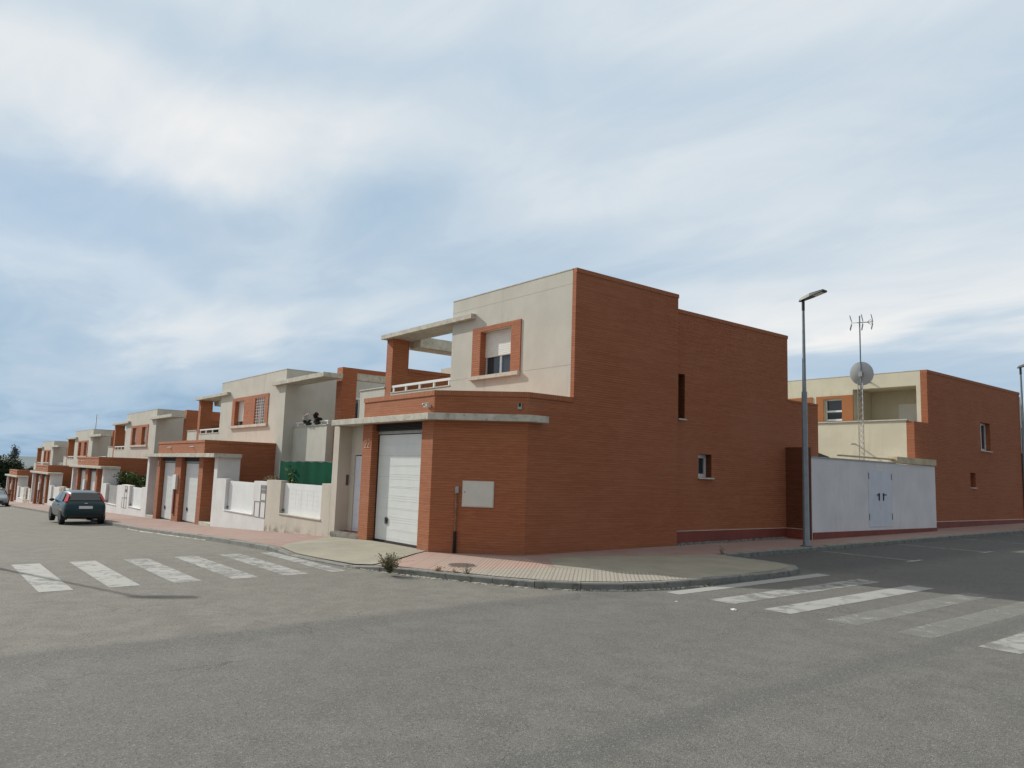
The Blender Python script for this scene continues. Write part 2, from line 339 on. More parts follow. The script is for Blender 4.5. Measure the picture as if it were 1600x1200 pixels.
# ------------------------------------------------------------------ mesh helpers
SPLIT = {'soldier_course', 'terrace_wall', 'porch_wall', 'party_wall', 'porch_back', 'coping', 'window_surround', 'window_reveal', 'garage_wall', 'terrace_canopy', 'brick_pillar', 'window_sill', 'plastered_wall', 'brick_wall',
         'rear_brick_wall', 'rear_wall', 'expansion_joint', 'post', 'crossbar', 'painted_plinth', 'plinth_trim', 'terrace_railing', 'door_seal', 'wall', 'window_reveal'}
class MB:
    def __init__(s): s.v = []; s.f = []; s.m = []
    def add(s, vs, fs, mi=0):
        o = len(s.v); s.v += [tuple(v) for v in vs]; s.f += [tuple(o+i for i in f) for f in fs]; s.m += [mi]*len(fs); return s
    def box(s, x0, x1, y0, y1, z0, z1, mi=0):
        vs = [(x, y, z) for z in (z0, z1) for (x, y) in ((x0, y0), (x1, y0), (x1, y1), (x0, y1))]
        return s.add(vs, [(3, 2, 1, 0), (4, 5, 6, 7), (0, 1, 5, 4), (1, 2, 6, 5), (2, 3, 7, 6), (3, 0, 4, 7)], mi)
    def prism(s, poly, z0, z1, mi=0):
        n = len(poly)
        vs = [(*p, z0) for p in poly]+[(*p, z1) for p in poly]
        fs = [tuple(range(n-1, -1, -1)), tuple(range(n, 2*n))]+[(i, (i+1) % n, n+(i+1) % n, n+i) for i in range(n)]
        return s.add(vs, fs, mi)
    def quad(s, a, b, c, d, mi=0): return s.add([a, b, c, d], [(0, 1, 2, 3)], mi)
    def tube(s, pts, r, n=8, mi=0, cap=True):
        pts = [Vector(p) for p in pts]; rs = r if isinstance(r, (list, tuple)) else [r]*len(pts)
        vs = []; prev = None
        for i, p in enumerate(pts):
            d = (pts[min(i+1, len(pts)-1)]-pts[max(i-1, 0)]).normalized()
            ref = Vector((0, 0, 1)) if abs(d.z) < .95 else Vector((1, 0, 0))
            a = d.cross(ref).normalized(); b_ = d.cross(a)
            for k in range(n):
                t = 2*math.pi*k/n; vs.append(p+(a*math.cos(t)+b_*math.sin(t))*rs[i])
        fs = [(i*n+k, i*n+(k+1) % n, (i+1)*n+(k+1) % n, (i+1)*n+k) for i in range(len(pts)-1) for k in range(n)]
        if cap: fs += [tuple(range(n)), tuple(range((len(pts)-1)*n, len(pts)*n))]
        return s.add(vs, fs, mi)
    def wall(s, p0, p1, th, z0, z1, ops=(), mi=0):
        """wall from p0 to p1 (outside on the right hand of p0->p1), openings (u0,u1,za,zb) really cut"""
        p0 = Vector(p0); p1 = Vector(p1); d = p1-p0; L = d.length; d.normalize(); inn = Vector((-d.y, d.x))
        us = sorted({0.0, L, *[max(0, min(L, o[i])) for o in ops for i in (0, 1)]}); zs = sorted({z0, z1, *[max(z0, min(z1, o[i])) for o in ops for i in (2, 3)]})
        nu, nz = len(us)-1, len(zs)-1
        def solid(i, j):
            if not (0 <= i < nu and 0 <= j < nz): return False
            uc = (us[i]+us[i+1])/2; zc = (zs[j]+zs[j+1])/2
            return not any(o[0] < uc < o[1] and o[2] < zc < o[3] for o in ops)
        def pt(u, t, z): q = p0+d*u+inn*t; return (q.x, q.y, z)
        for i in range(nu):
            for j in range(nz):
                if not solid(i, j): continue
                a, b_, c, e = us[i], us[i+1], zs[j], zs[j+1]
                s.quad(pt(a, 0, c), pt(b_, 0, c), pt(b_, 0, e), pt(a, 0, e), mi); s.quad(pt(b_, th, c), pt(a, th, c), pt(a, th, e), pt(b_, th, e), mi)
                if not solid(i-1, j): s.quad(pt(a, th, c), pt(a, 0, c), pt(a, 0, e), pt(a, th, e), mi)
                if not solid(i+1, j): s.quad(pt(b_, 0, c), pt(b_, th, c), pt(b_, th, e), pt(b_, 0, e), mi)
                if not solid(i, j-1): s.quad(pt(a, 0, c), pt(a, th, c), pt(b_, th, c), pt(b_, 0, c), mi)
                if not solid(i, j+1): s.quad(pt(a, 0, e), pt(b_, 0, e), pt(b_, th, e), pt(a, th, e), mi)
        return s
    def build(s, name, mats, parent=None, smooth=False, bevel=0):
        if parent and name in SPLIT:
            parts = s.islands()
            if len(parts) > 1: return [q.build_one(name, mats, parent, smooth, bevel) for q in parts][0]
        return s.build_one(name, mats, parent, smooth, bevel)
    def islands(s, gap=.02):
        par = list(range(len(s.v)))
        def fd(i):
            while par[i] != i: par[i] = par[par[i]]; i = par[i]
            return i
        for f in s.f:
            for i in f[1:]: par[fd(i)] = fd(f[0])
        cl = {}
        for k, f in enumerate(s.f): cl.setdefault(fd(f[0]), []).append(k)
        boxes = []
        for fs in cl.values():
            vs = [s.v[i] for k in fs for i in s.f[k]]; boxes.append([fs, [min(v[a] for v in vs) for a in range(3)], [max(v[a] for v in vs) for a in range(3)]])
        ch = True
        while ch:
            ch = False
            for i in range(len(boxes)):
                for j in range(i+1, len(boxes)):
                    A, B = boxes[i], boxes[j]
                    if all(A[1][a] <= B[2][a]+gap and B[1][a] <= A[2][a]+gap for a in range(3)):
                        boxes[i] = [A[0]+B[0], [min(p) for p in zip(A[1], B[1])], [max(p) for p in zip(A[2], B[2])]]; boxes.pop(j); ch = True; break
                if ch: break
        out = []
        for fs, _, _ in boxes:
            q = MB(); mp = {}
            for k in fs:
                ids = []
                for i in s.f[k]:
                    if i not in mp: mp[i] = len(q.v); q.v.append(s.v[i])
                    ids.append(mp[i])
                q.f.append(tuple(ids)); q.m.append(s.m[k])
            out.append(q)
        return out
    def build_one(s, name, mats, parent=None, smooth=False, bevel=0):
        me = bpy.data.meshes.new(name); me.from_pydata(s.v, [], s.f); 
        if isinstance(mats, str): mats = [mats]
        for mm in mats: me.materials.append(MATS[mm])
        me.polygons.foreach_set('material_index', s.m); me.update()
        if smooth: me.polygons.foreach_set('use_smooth', [True]*len(me.polygons))
        o = bpy.data.objects.new(name, me); col.objects.link(o)
        if parent: o.parent = parent; o.matrix_parent_inverse = PINV(parent)
        if bevel:
            md = o.modifiers.new('bevel', 'BEVEL'); md.width = bevel; md.segments = 2; md.limit_method = 'ANGLE'
        return o

def PINV(p):
    m = Matrix.Identity(4)
    chain = []
    q = p
    while q: chain.append(q); q = q.parent
    for q in reversed(chain): m = m @ (q.matrix_parent_inverse if q.parent else Matrix.Identity(4)) @ Matrix.LocRotScale(q.location, q.rotation_euler, q.scale)
    return m.inverted()

def tag(o, label=None, cat=None, group=None, kind=None):
    if label: o['label'] = label
    if cat: o['category'] = cat
    if group: o['group'] = group
    if kind: o['kind'] = kind
    return o
def thing(name, loc, label, cat, group=None, rz=0):
    e = bpy.data.objects.new(name, None); e.location = loc; e.rotation_euler = (0, 0, rz); e.empty_display_size = .3; col.objects.link(e)
    return tag(e, label, cat, group)
def struct(name, mb, mat, label=None):
    o = mb.build(name, mat); o['kind'] = 'structure'
    if label: o['label'] = label
    return o
def recursive_copy(o, parent=None):
    c = o.copy(); col.objects.link(c)
    if parent: c.parent = parent
    for ch in o.children: recursive_copy(ch, c)
    return c

# ------------------------------------------------------------------ setting: terrain, road, pavements
xs = sorted(set(XP+[-60, -38, -26, -14, 0, 20])); ys = [-90, -30, -9, 0, 11, 30, 71, 200]
mb = MB()
for i in range(len(xs)-1):
    for j in range(len(ys)-1):
        a, b_, c, d = xs[i], xs[i+1], ys[j], ys[j+1]
        mb.quad((a, c, P(a, c)-KD), (b_, c, P(b_, c)-KD), (b_, d, P(b_, d)-KD), (a, d, P(a, d)-KD))
struct('road', mb, 'asphalt', 'grey worn asphalt of the street crossing')
mb = MB()
mb.add([(-6000, -5000, -60), (3000, -5000, -60), (3000, 5000, -60), (-6000, 5000, -60), (-701, -5000, -26), (81, -5000, -2.4), (81, 5000, -2.4), (-701, 5000, -26)], [(0, 1, 2, 3)])
mb.v = []; mb.f = []; mb.m = []
gx = [-6000, -2500, -700, -400, -200, -106, -71, -46, -31, -22, -18, 80, 3000]
def GZ(x): return (P(max(-700, min(80, x)), 11)-.75) - (0 if x > -700 else (-700-x)*.004)
for i in range(len(gx)-1):
    for (c, d) in ((-3000, -90), (-90, 200), (200, 3000)):
        mb.quad((gx[i], c, GZ(gx[i])-.6), (gx[i+1], c, GZ(gx[i+1])-.6), (gx[i+1], d, GZ(gx[i+1])-.6), (gx[i], d, GZ(gx[i])-.6))
struct('ground', mb, 'soil', 'dry open ground around the houses')
# distant hill
mb = MB(); N = 60; pts = []
random.seed(3)
for i in range(N+1):
    y = -1500+i*70; hgt = 1+8*math.exp(-((y-250)/900)**2)+1.2*math.sin(i*.7)+1.0*math.sin(i*1.9)
    pts.append((y, hgt))
for i in range(N):
    (ya, ha), (yb, hb) = pts[i], pts[i+1]
    mb.quad((-2300, ya, -40), (-2300, yb, -40), (-2600, yb, hb), (-2600, ya, ha)); mb.quad((-2600, ya, ha), (-2600, yb, hb), (-3100, yb, -40), (-3100, ya, -40))
struct('hill', mb, 'hill', 'low bluish hill far beyond the street')

YA, YF, XS = 9.727, 12.735, -13.6
kerb = [(-200, 7.25), (-106, 7.25), (-71, 7.25), (-46, 7.25), (-31, 7.25), (-22, 7.15), (-18, 7.02), (-16.8, 7.05), (-15.6, 7.14), (-14.4, 7.3), (-13.5, 7.55), (-12.8, 7.8), (-12.0, 8.1), (-11.1, 8.5), (-10.4, 8.9), (-9.8, 9.45), (-9.4, 10.1), (-9.15, 10.9), (-9.02, 12), (-8.97, 13.4), (-8.98, 14.6), (-9.1, 15.2), (-9.4, 15.6), (-10.0, 15.78), (-11.0, 15.82), (-11.6, 15.9), (-11.6, 20), (-11.6, 30), (-11.55, 45), (-11.5, 71), (-11.5, 120)]
def drop(x, y):
    """lowered kerb in front of the corner garage"""
    if y > 8.2: return 0
    if x < -18 or x > -13.3: return 0
    t = min((x+18)/1.2, (-13.3-x)/1.1, 1); return .085*t
# pavement: strip between kerb inner edge and the walls (fan strips)
KW = .16
def offset(poly, d):
    o = []
    for i, p in enumerate(poly):
        a = Vector(poly[max(i-1, 0)]); b_ = Vector(poly[min(i+1, len(poly)-1)]); t = (b_-a).normalized(); n = Vector((-t.y, t.x))
        q = Vector(p)+n*d; o.append((q.x, q.y))
    return o
kin = offset(kerb, KW)
inner = []
for (x, y) in kin:
    if x <= -17.9: inner.append((x, 9.9))
    elif x <= -15.3 and y < 9: inner.append((x, 9.9))
    elif y < 10.6:
        t = (x+15.3)/(-9.2+15.3); t = max(0, min(1, t)); inner.append((-15.3+t*1.5, 9.75+t*1.5))
    elif y < 15.9: inner.append((-13.8, y+.25))
    else: inner.append((-13.8, y+.1))
mb = MB(); rows = 5
for i in range(len(kin)-1):
    for j in range(rows):
        def pt(k, t):
            a, b_ = Vector(kin[k]), Vector(inner[k]); q = a.lerp(b_, t); z = P(q.x, q.y)-drop(*kin[k])*(1-min(1, t*1.35)); return (q.x, q.y, z)
        mb.quad(pt(i, j/rows), pt(i+1, j/rows), pt(i+1, (j+1)/rows), pt(i, (j+1)/rows))
struct('pavement', mb, 'tile_pink', 'pink tiled pavement round the corner house')
def sheet(name, poly, mat, lift, label, n=1, dropf=True):
    """polygon laid on the pavement, triangulated fine enough to follow the ramp"""
    bm = bmesh.new(); vs = [bm.verts.new((x, y, 0)) for x, y in poly]; f = bm.faces.new(vs)
    bmesh.ops.triangulate(bm, faces=[f]); bmesh.ops.subdivide_edges(bm, edges=bm.edges[:], cuts=5, use_grid_fill=True)
    for v in bm.verts:
        z = P(v.co.x, v.co.y)
        if dropf and v.co.y < 9.9 and -18.1 < v.co.x < -13.2:
            t = max(0, (v.co.y-7.3)/2.5); z -= drop(v.co.x, 7)*(1-min(1, t*1.35))
        v.co.z = z+lift
    bmesh.ops.recalc_face_normals(bm, faces=bm.faces)
    if bm.faces[0].normal.z < 0: bmesh.ops.reverse_faces(bm, faces=bm.faces[:])
    me = bpy.data.meshes.new(name); bm.to_mesh(me); bm.free(); me.materials.append(MATS[mat])
    o = bpy.data.objects.new(name, me); col.objects.link(o); o['kind'] = 'structure'; o['label'] = label; return o
ki = lambda a, b_: [kin[i] for i in range(a, b_+1)]
# kin indices: 6:-18 7:-16.8 8 9 10:-13.5 11:-12.8 12:-12 13:-11.1 14:-10.4 15:-9.8 16:-9.4 17 18:-9.02,12 ... 24:-11,15.82
sheet('pavement_ramp', [(-17.75, 7.22)]+[(-16.8, 7.23), (-15.6, 7.32), (-14.5, 7.46), (-13.9, 7.6)]+[(-14.7, 8.9), (-15.3, 9.78), (-18.7, 9.78), (-20.3, 9.72)], 'apron', .018, 'smooth beige concrete ramp before the garage door')
sheet('slotted_pavement', [(-13.85, 7.62), (-13.45, 7.72), (-12.8, 7.97), (-12.3, 8.2), (-12.0, 9.0), (-11.6, 10.4), (-13.2, 11.0), (-15.2, 9.66), (-14.65, 8.9)], 'tile_pink_slot', .006, 'pink diagonally slotted tiles at the corner')
sheet('ribbed_pavement', [(-12.25, 8.2), (-11.1, 8.69), (-10.45, 9.08), (-9.95, 9.56), (-9.56, 10.15), (-9.31, 10.93), (-9.18, 11.7), (-10.2, 11.6), (-11.55, 10.4), (-12.0, 9.2)], 'tile_beige_rib', .010, 'beige ribbed tactile tiles along the rounded kerb')
sheet('concrete_pavement', [(-9.19, 11.74), (-9.13, 13.4), (-9.14, 14.5), (-9.26, 15.05), (-9.5, 15.42), (-10.0, 15.6), (-11.0, 15.65), (-11.65, 15.7), (-12.0, 14.4), (-12.7, 12.6), (-12.9, 11.4), (-11.56, 10.44), (-10.2, 11.64)], 'apron', .006, 'beige concrete surface of the kerb build-out')
# far side pavement of the left street
mb = MB()
for a, b_ in ((-200, -106), (-106, -71), (-71, -46), (-46, -31), (-31, -22), (-22, -19.5)):
    mb.quad((a, -3.4, P(a, -3.4)), (b_, -3.4, P(b_, -3.4)), (b_, .35, P(b_, .35)), (a, .35, P(a, .35))); mb.quad((a, .35, P(a, .35)), (b_, .35, P(b_, .35)), (b_, .37, P(b_, .35)-.4), (a, .37, P(a, .35)-.4))
struct('opposite_pavement', mb, 'tile_pink', 'pink tiled pavement across the left street')
# plot ground under the houses
mb = MB()
px_ = [-200, -106, -71, -46, -31, -22, -18, -13.7]
for i in range(len(px_)-1):
    a, b_ = px_[i], px_[i+1]; y0 = 9.85 if b_ <= -15.4 else 12.8
    if b_ == -13.7: mb.quad((-18, 9.85, P(-18, 9.85)-.01), (-15.6, 9.85, P(-15.6, 9.85)-.01), (-13.7, 11.7, P(-13.7, 11.7)-.01), (-18, 11.7, P(-18, 11.7)-.01)); y0 = 11.7
    mb.quad((a, y0, P(a, y0)-.01), (b_, y0, P(b_, y0)-.01), (b_, 70, P(b_, 70)-.01), (a, 70, P(a, 70)-.01))
struct('plot_ground', mb, 'soil', 'dusty ground of the house plots')

# kerb stones, one real step
mb = MB(); dist = 0
def kerbstone(a, b_, na, nb, da, db):
    za, zb = P(*a)-da+.004, P(*b_)-db+.004; lo = .5
    vs = [(*a, za-lo), (*b_, zb-lo), (*nb, zb-lo), (*na, za-lo)]
    ca = Vector(a).lerp(Vector(na), .14); cb = Vector(b_).lerp(Vector(nb), .14)
    top = [(*a, za-.02), (*b_, zb-.02), (*cb, zb), (*nb, zb), (*na, za), (*ca, za)]
    mb.add(vs+top, [(0, 1, 5, 4), (4, 5, 6, 9), (9, 6, 7, 8), (2, 3, 8, 7), (0, 4, 9, 8, 3), (1, 2, 7, 6, 5)])
for i in range(4, len(kerb)-2):
    a, b_ = Vector(kerb[i]), Vector(kerb[i+1]); na, nb = Vector(kin[i]), Vector(kin[i+1]); L = (b_-a).length; n = max(1, round(L/.95)); g = .006/L
    for k in range(n):
        t0, t1 = k/n+g, (k+1)/n-g
        q0, q1, m0, m1 = a.lerp(b_, t0), a.lerp(b_, t1), na.lerp(nb, t0), na.lerp(nb, t1); j = random.uniform(-.006, .006)
        kerbstone(tuple(q0), tuple(q1), tuple(m0), tuple(m1), drop(*q0)+j, drop(*q1)+j)
for i in range(0, 4):
    kerbstone(kerb[i], kerb[i+1], kin[i], kin[i+1], 0, 0)
struct('kerb', mb, 'kerb', 'grey concrete kerb stones bordering the pavement')

# road markings
def rquad(mb, x0, x1, y0, y1, lift=.004, sub=4):
    for i in range(sub):
        a = x0+(x1-x0)*i/sub; b_ = x0+(x1-x0)*(i+1)/sub
        mb.quad((a, y0, P(a, y0)-KD+lift), (b_, y0, P(b_, y0)-KD+lift), (b_, y1, P(b_, y1)-KD+lift), (a, y1, P(a, y1)-KD+lift))
for i, y in enumerate((.86, 1.86, 2.84, 3.83, 4.82, 5.78, 6.72)):
    mb = MB(); x0, x1 = (-17.65, -13.88); rquad(mb, x0, x1, y, y+.47 if i < 6 else y+.33)
    struct('crosswalk_stripe', mb, 'paint_worn' if i > 2 else 'paint_fresh', 'white zebra stripe across the left street')
for i, x in enumerate((-8.9, -8.0, -7.0, -6.0, -5.0, -4.0, -3.0, -2.0)):
    mb = MB(); w0 = .30 if i == 0 else .47; rquad(mb, x, x+w0, 10.62+.02*i, 15.6, sub=1)
    struct('crosswalk_stripe', mb, ('paint_solid', 'paint_worn', 'paint_fresh', 'paint_faint', 'paint_faint', 'paint_worn', 'paint_worn', 'paint_worn')[i], 'white zebra stripe across the right street')
for y in (20.35, 25.0, 29.7, 34.4):
    mb = MB(); rquad(mb, -11.55, -8.95, y, y+.10, sub=1); rquad(mb, -9.05, -8.95, y-.45, y-.001, .004, 1); rquad(mb, -9.05, -8.95, y+.101, y+.5, .004, 1)
    struct('parking_line', mb, 'paint_worn', 'thin white line of a parking bay')
for y in (17.6, 22.6):
    mb = MB(); rquad(mb, -4.9, -4.4, y, y+2.4, sub=1); struct('lane_line', mb, 'paint_worn', 'white line on the right street')

# ------------------------------------------------------------------ window / door builders
def framebox(mb, o, d, u0, u1, z0, z1, t0, t1, mi=0):
    """box in wall space: o origin, d along wall, depth t inwards"""
    inn = Vector((-d.y, d.x)); pts = []
    for z in (z0, z1):
        for (u, t) in ((u0, t0), (u1, t0), (u1, t1), (u0, t1)):
            q = o+d*u+inn*t; pts.append((q.x, q.y, z))
    mb.add(pts, [(3, 2, 1, 0), (4, 5, 6, 7), (0, 1, 5, 4), (1, 2, 6, 5), (2, 3, 7, 6), (3, 0, 4, 7)], mi)
def window(parent, p0, p1, u0, u1, z0, z1, depth, mull=1, shut=0.0, bars=None, name='window', fmat='alu', fr=.055):
    o = Vector(p0); d = (Vector(p1)-o).normalized()
    m_ = MB(); a, b_ = u0+.004, u1-.004; c, e = z0+.004, z1-.004
    for (q, r_, s_, t_) in ((a, a+fr, c, e), (b_-fr, b_, c, e), (a+fr, b_-fr, c, c+fr), (a+fr, b_-fr, e-fr, e)): framebox(m_, o, d, q, r_, s_, t_, depth, depth+.06)
    for k in range(1, mull+1):
        x = a+(b_-a)*k/(mull+1); framebox(m_, o, d, x-.04, x+.04, c+fr, e-fr, depth+.002, depth+.058)
    wf = m_.build(name, fmat, parent)
    g = MB(); framebox(g, o, d, a+fr, b_-fr, c+fr, e-fr, depth+.03, depth+.045); g.build('pane', 'glass', wf)
    if shut:
        s_ = MB(); zz = e-(e-c)*shut; n = max(3, int((e-zz)/.05))
        for k in range(n):
            z_ = zz+(e-zz)*k/n; framebox(s_, o, d, a+.02, b_-.02, z_+.003, zz+(e-zz)*(k+1)/n-.003, depth-.035, depth-.012)
        framebox(s_, o, d, a+.02, b_-.02, zz-.02, e, depth-.022, depth-.006)
        s_.build('roller_shutter', 'shutter', wf)
    if bars:
        g = MB(); t = -.02
        for k in range(bars[0]+1):
            x = a+(b_-a)*k/bars[0]; framebox(g, o, d, x-.011, x+.011, c, e, t, t+.02)
        for k in range(bars[1]+1):
            z_ = c+(e-c)*k/bars[1]; framebox(g, o, d, a, b_, z_-.011, z_+.011, t+.021, t+.036)
        g.build('window_grille', 'white_paint', wf)
    return wf
def garage_door(parent, x0, x1, z0, z1, y, label=None, nseg=5):
    m_ = MB(); n = nseg; h = (z1-z0)/n
    for k in range(n):
        a, b_ = z0+h*k, z0+h*(k+1)
        m_.box(x0, x1, y, y+.04, a+.0015, b_-.0015)
        for q in (.12, .50, .56, .90): m_.box(x0+.002, x1-.002, y-.004, y-.0005, a+h*q, a+h*q+.012)
    g = m_.build('garage_door', 'door_white', parent)
    if label: g['label'] = label
    h_ = MB(); hx = x0+(x1-x0)*.22; h_.box(hx, hx+.12, y-.03, y-.011, z0+.42, z0+.58); h_.box(hx+.03, hx+.08, y-.045, y-.031, z0+.50, z0+.54); h_.build('handle', 'seal', g)
    s_ = MB(); s_.box(x0-.05, x0-.002, y-.01, y+.03, z0, z1+.02); s_.box(x1+.002, x1+.05, y-.01, y+.03, z0, z1+.02); s_.box(x0-.05, x1+.05, y-.02, y+.04, z0-.07, z0-.004); s_.build('door_seal', 'seal', g)
    s2 = MB(); s2.box(x0-.05, x1+.05, y-.015, y+.05, z1+.021, z1+.10); s2.build('lintel_plate', 'pipe_grey', g)
    return g
def slats(parent, x0, x1, z0, z1, y):
    m_ = MB(); n = 5; m_.box(x0, x1, y+.05, y+.08, z0, z1)
    for k in range(n):
        z = z0+(z1-z0)*(k+.2)/n; m_.box(x0, x1, y, y+.049, z, z+.018)
    return m_.build('vent_louvre', 'dark', parent)
def spout(parent, x, y, z, dx=0, dy=-1, L=.16):
    t = MB(); t.tube([(x-dx*.02, y-dy*.02, z), (x+dx*L, y+dy*L, z-.03)], .028, 8); return t.build('rain_spout', 'pipe_grey', parent, True)

# ------------------------------------------------------------------ corner house
H = thing('corner_house', (-16.5, 15, P(-16.5, 15)), 'large red brick corner house with rounded-off garage corner and white garage door', 'house')
ZB = -2.3
mb = MB()   # brick body
mb.wall((-18.68, YA), (-15.18, YA), .25, ZB, 1.81, [(.51, 3.0, ZB-1, 1.22)])
mb.build('garage_front', 'brick_front', H)
mb = MB()
mb.wall((-15.18, YA), (XS, 11.307), .25, ZB, 1.81)
mb.wall((XS, 11.307), (XS, 16.68), .13, ZB, 1.81)
mb.wall((XS, YF), (XS, 16.68), .13, 1.81, 5.09)
mb.wall((XS, 11.307), (XS, YF-.0005), .13, 1.81, 1.8105)
mb.wall((-18.68, YF), (-18.68, YA+.251), .2, ZB, 1.81)
mb.box(-18.47, -15.3, YA+.9, YF-.05, ZB, 1.5); mb.prism([(-15.3, YA+.9), (-14.2, 11.4), (-13.75, 11.7), (-13.75, YF-.05), (-15.3, YF-.05)], ZB, 1.5)
mb.build('brick_wall', 'brick', H)
mb = MB()   # rear side wall, set back a little, with two windows
XR = -13.72
mb.wall((XR, 16.68), (XR, 22.38), .34, ZB, 4.72, [(.17, .46, 1.72, 2.98), (1.07, 1.68, .10, .76)])
mb.wall((XR, 22.38), (XR, 24.2), .24, ZB, 2.66)
mb.build('rear_brick_wall', 'brick', H)
c_ = MB()   # soldier caps
c_.prism([(-18.70, YA-.02), (-15.172, YA-.02), (XS+.02, 11.299), (XS+.02, YF-.002), (XS-.13, YF-.002), (XS-.13, 11.37), (-15.24, YA+.25), (-18.70, YA+.25)], 1.811, 1.93)
c_.box(XS-.13, XS+.015, YF+.001, 16.70, 5.091, 5.20)
c_.box(XR-.24, XR+.015, 16.701, 22.40, 4.721, 4.83); c_.box(XR-.24, XR+.015, 22.401, 24.2, 2.661, 2.72)
c_.build('soldier_course', 'brick_soldier', H)
mb = MB()   # plastered upper block
mb.wall((-19.05, YF), (XS-.131, YF), .22, .9, 5.18, [(1.48, 2.92, 2.77, 4.06)])
mb.wall((-19.05, 16.9), (-19.05, YF+.221), .2, .9, 5.18)
mb.box(-18.84, XS-.132, YF+.60, 16.68, .9, 5.0)
mb.build('plastered_wall', 'stucco', H)
mb = MB(); mb.box(-19.06, XS-.131, YF-.01, YF+.25, 5.181, 5.205); mb.build('parapet_coping', 'concrete_clean', H)
mb = MB()   # rear volume
mb.box(-26.0, XR-.345, 16.9, 22.1, ZB, 4.2); mb.build('rear_wall', 'stucco', H)
for z in (2.76, 4.82):
    mb = MB(); mb.box(-19.05, XS-.133, YF-.003, YF+.004, z-.004, z+.004) if z > 4 else (mb.box(-19.05, -17.99, YF-.003, YF+.004, z-.004, z+.004), mb.box(-15.7, XS-.133, YF-.003, YF+.004, z-.004, z+.004))
    mb.build('expansion_joint', 'pipe_grey', H)
win = window(H, (-19.05, YF), (XS, YF), 1.48, 2.92, 2.77, 4.06, .20, 1, .56)
s_ = MB(); s_.box(-17.94, -17.575, YF-.03, YF+.01, 2.775, 4.06); s_.box(-16.125, -15.71, YF-.03, YF+.01, 2.775, 4.06); s_.box(-17.94, -15.71, YF-.031, YF+.01, 4.0601, 4.19)
s_.build('window_surround', 'brick_front', H)
s_ = MB(); s_.box(-17.572, -17.54, YF-.03, YF+.2, 2.775, 4.058); s_.build('window_reveal', 'brick', H)
s_ = MB(); s_.box(-17.99, -15.70, YF-.11, YF+.20, 2.665, 2.769); s_.build('window_sill', 'concrete_clean', H, bevel=.006)
# slab canopy that wraps the corner
m_ = MB(); m_.prism([(-20.2, 9.50), (-15.09, 9.50), (-13.38, 11.21), (-13.38, 11.76), (-13.601, 11.76), (-13.601, 11.304), (-15.19, YA-.001), (-18.7, YA-.001), (-18.7, 10.6), (-20.2, 10.6)], 1.225, 1.38)
m_.build('concrete_canopy', 'concrete', H, bevel=.008)
zg = P(-17, 9.8)
garage_door(H, -18.12, -15.73, zg+.06, .93, YA+.21, 'tall white sectional garage door')
slats(H, -18.165, -15.685, 1.03, 1.22, YA+.12)
mb = MB(); mb.box(-18.165, -15.685, YA+.25, YA+.30, ZB, 1.22); mb.build('garage_lining', 'dark', H)
# porch
m_ = MB(); m_.box(-20.45, -20.10, YA, 10.6, ZB, 1.22); m_.box(-20.10, -18.70, 10.12, 10.6, zg+2.25, 1.22); m_.box(-20.10, -19.85, 10.121, 10.6, ZB, zg+2.25)
m_.build('porch_wall', 'stucco_beige', H)
m_ = MB(); m_.box(-20.1, -18.70, 9.86, 10.119, zg-.1, zg+.11); m_.build('porch_step', 'plinth_red', H)
m_ = MB(); m_.tube([(-20.3, 9.80, zg+.01), (-18.72, 9.80, zg+.01)], .11, 10); m_.build('step_nosing', 'concrete', H, True)
m_ = MB(); m_.box(-19.845, -18.705, 10.15, 10.20, zg+.12, zg+2.22)
for k in range(5): m_.box(-19.75, -18.8, 10.135, 10.149, zg+.2+k*.40, zg+.52+k*.40)
m_.build('front_door', 'door_blue', H)
m_ = MB(); m_.box(-20.099, -20.085, 10.0, 10.08, -.45, -.15); m_.build('intercom', 'dark_grey', H)
# terrace
m_ = MB(); m_.box(-22.64, -19.052, YF, YF+.16, .9, 2.60); m_.box(-24.85, -23.06, YF, YF+.16, .6, 2.82); m_.box(-26, -19.06, YF+.161, 16.89, .6, 1.7)
m_.build('terrace_wall', 'stucco', H)
m_ = MB(); m_.box(-24.88, -23.06, YF-.03, YF+.19, 2.821, 2.86); m_.box(-22.63, -19.06, YF-.02, YF+.18, 2.601, 2.635); m_.build('coping', 'concrete_clean', H)
m_ = MB(); m_.box(-22.63, -19.06, YF+.02, YF+.08, 2.79, 2.865)
for x in (-22.55, -21.75, -20.9, -20.05, -19.2): m_.box(x, x+.06, YF+.025, YF+.075, 2.636, 2.789)
m_.build('terrace_railing', 'white_paint', H)
m_ = MB(); m_.box(-23.05, -22.64, YF, YF+.64, .6, 4.489); m_.build('brick_pillar', 'brick_front', H)
m_ = MB(); m_.box(-23.0, -22.65, YF+.641, 16.89, .6, 3.40); m_.box(-23.02, -22.62, YF+.645, 16.89, 3.401, 3.52); m_.build('party_wall', 'brick', H)
m_ = MB(); m_.box(-23.2, -17.85, YF-.175, YF-.001, 4.49, 4.64); m_.box(-23.2, -19.052, YF-.001, 13.55, 4.49, 4.64)
m_.build('terrace_canopy', 'concrete', H, bevel=.008)
m_ = MB(); m_.box(-23.05, -22.2, 13.551, 16.9, 4.25, 4.62); m_.build('concrete_beam', 'concrete', H)
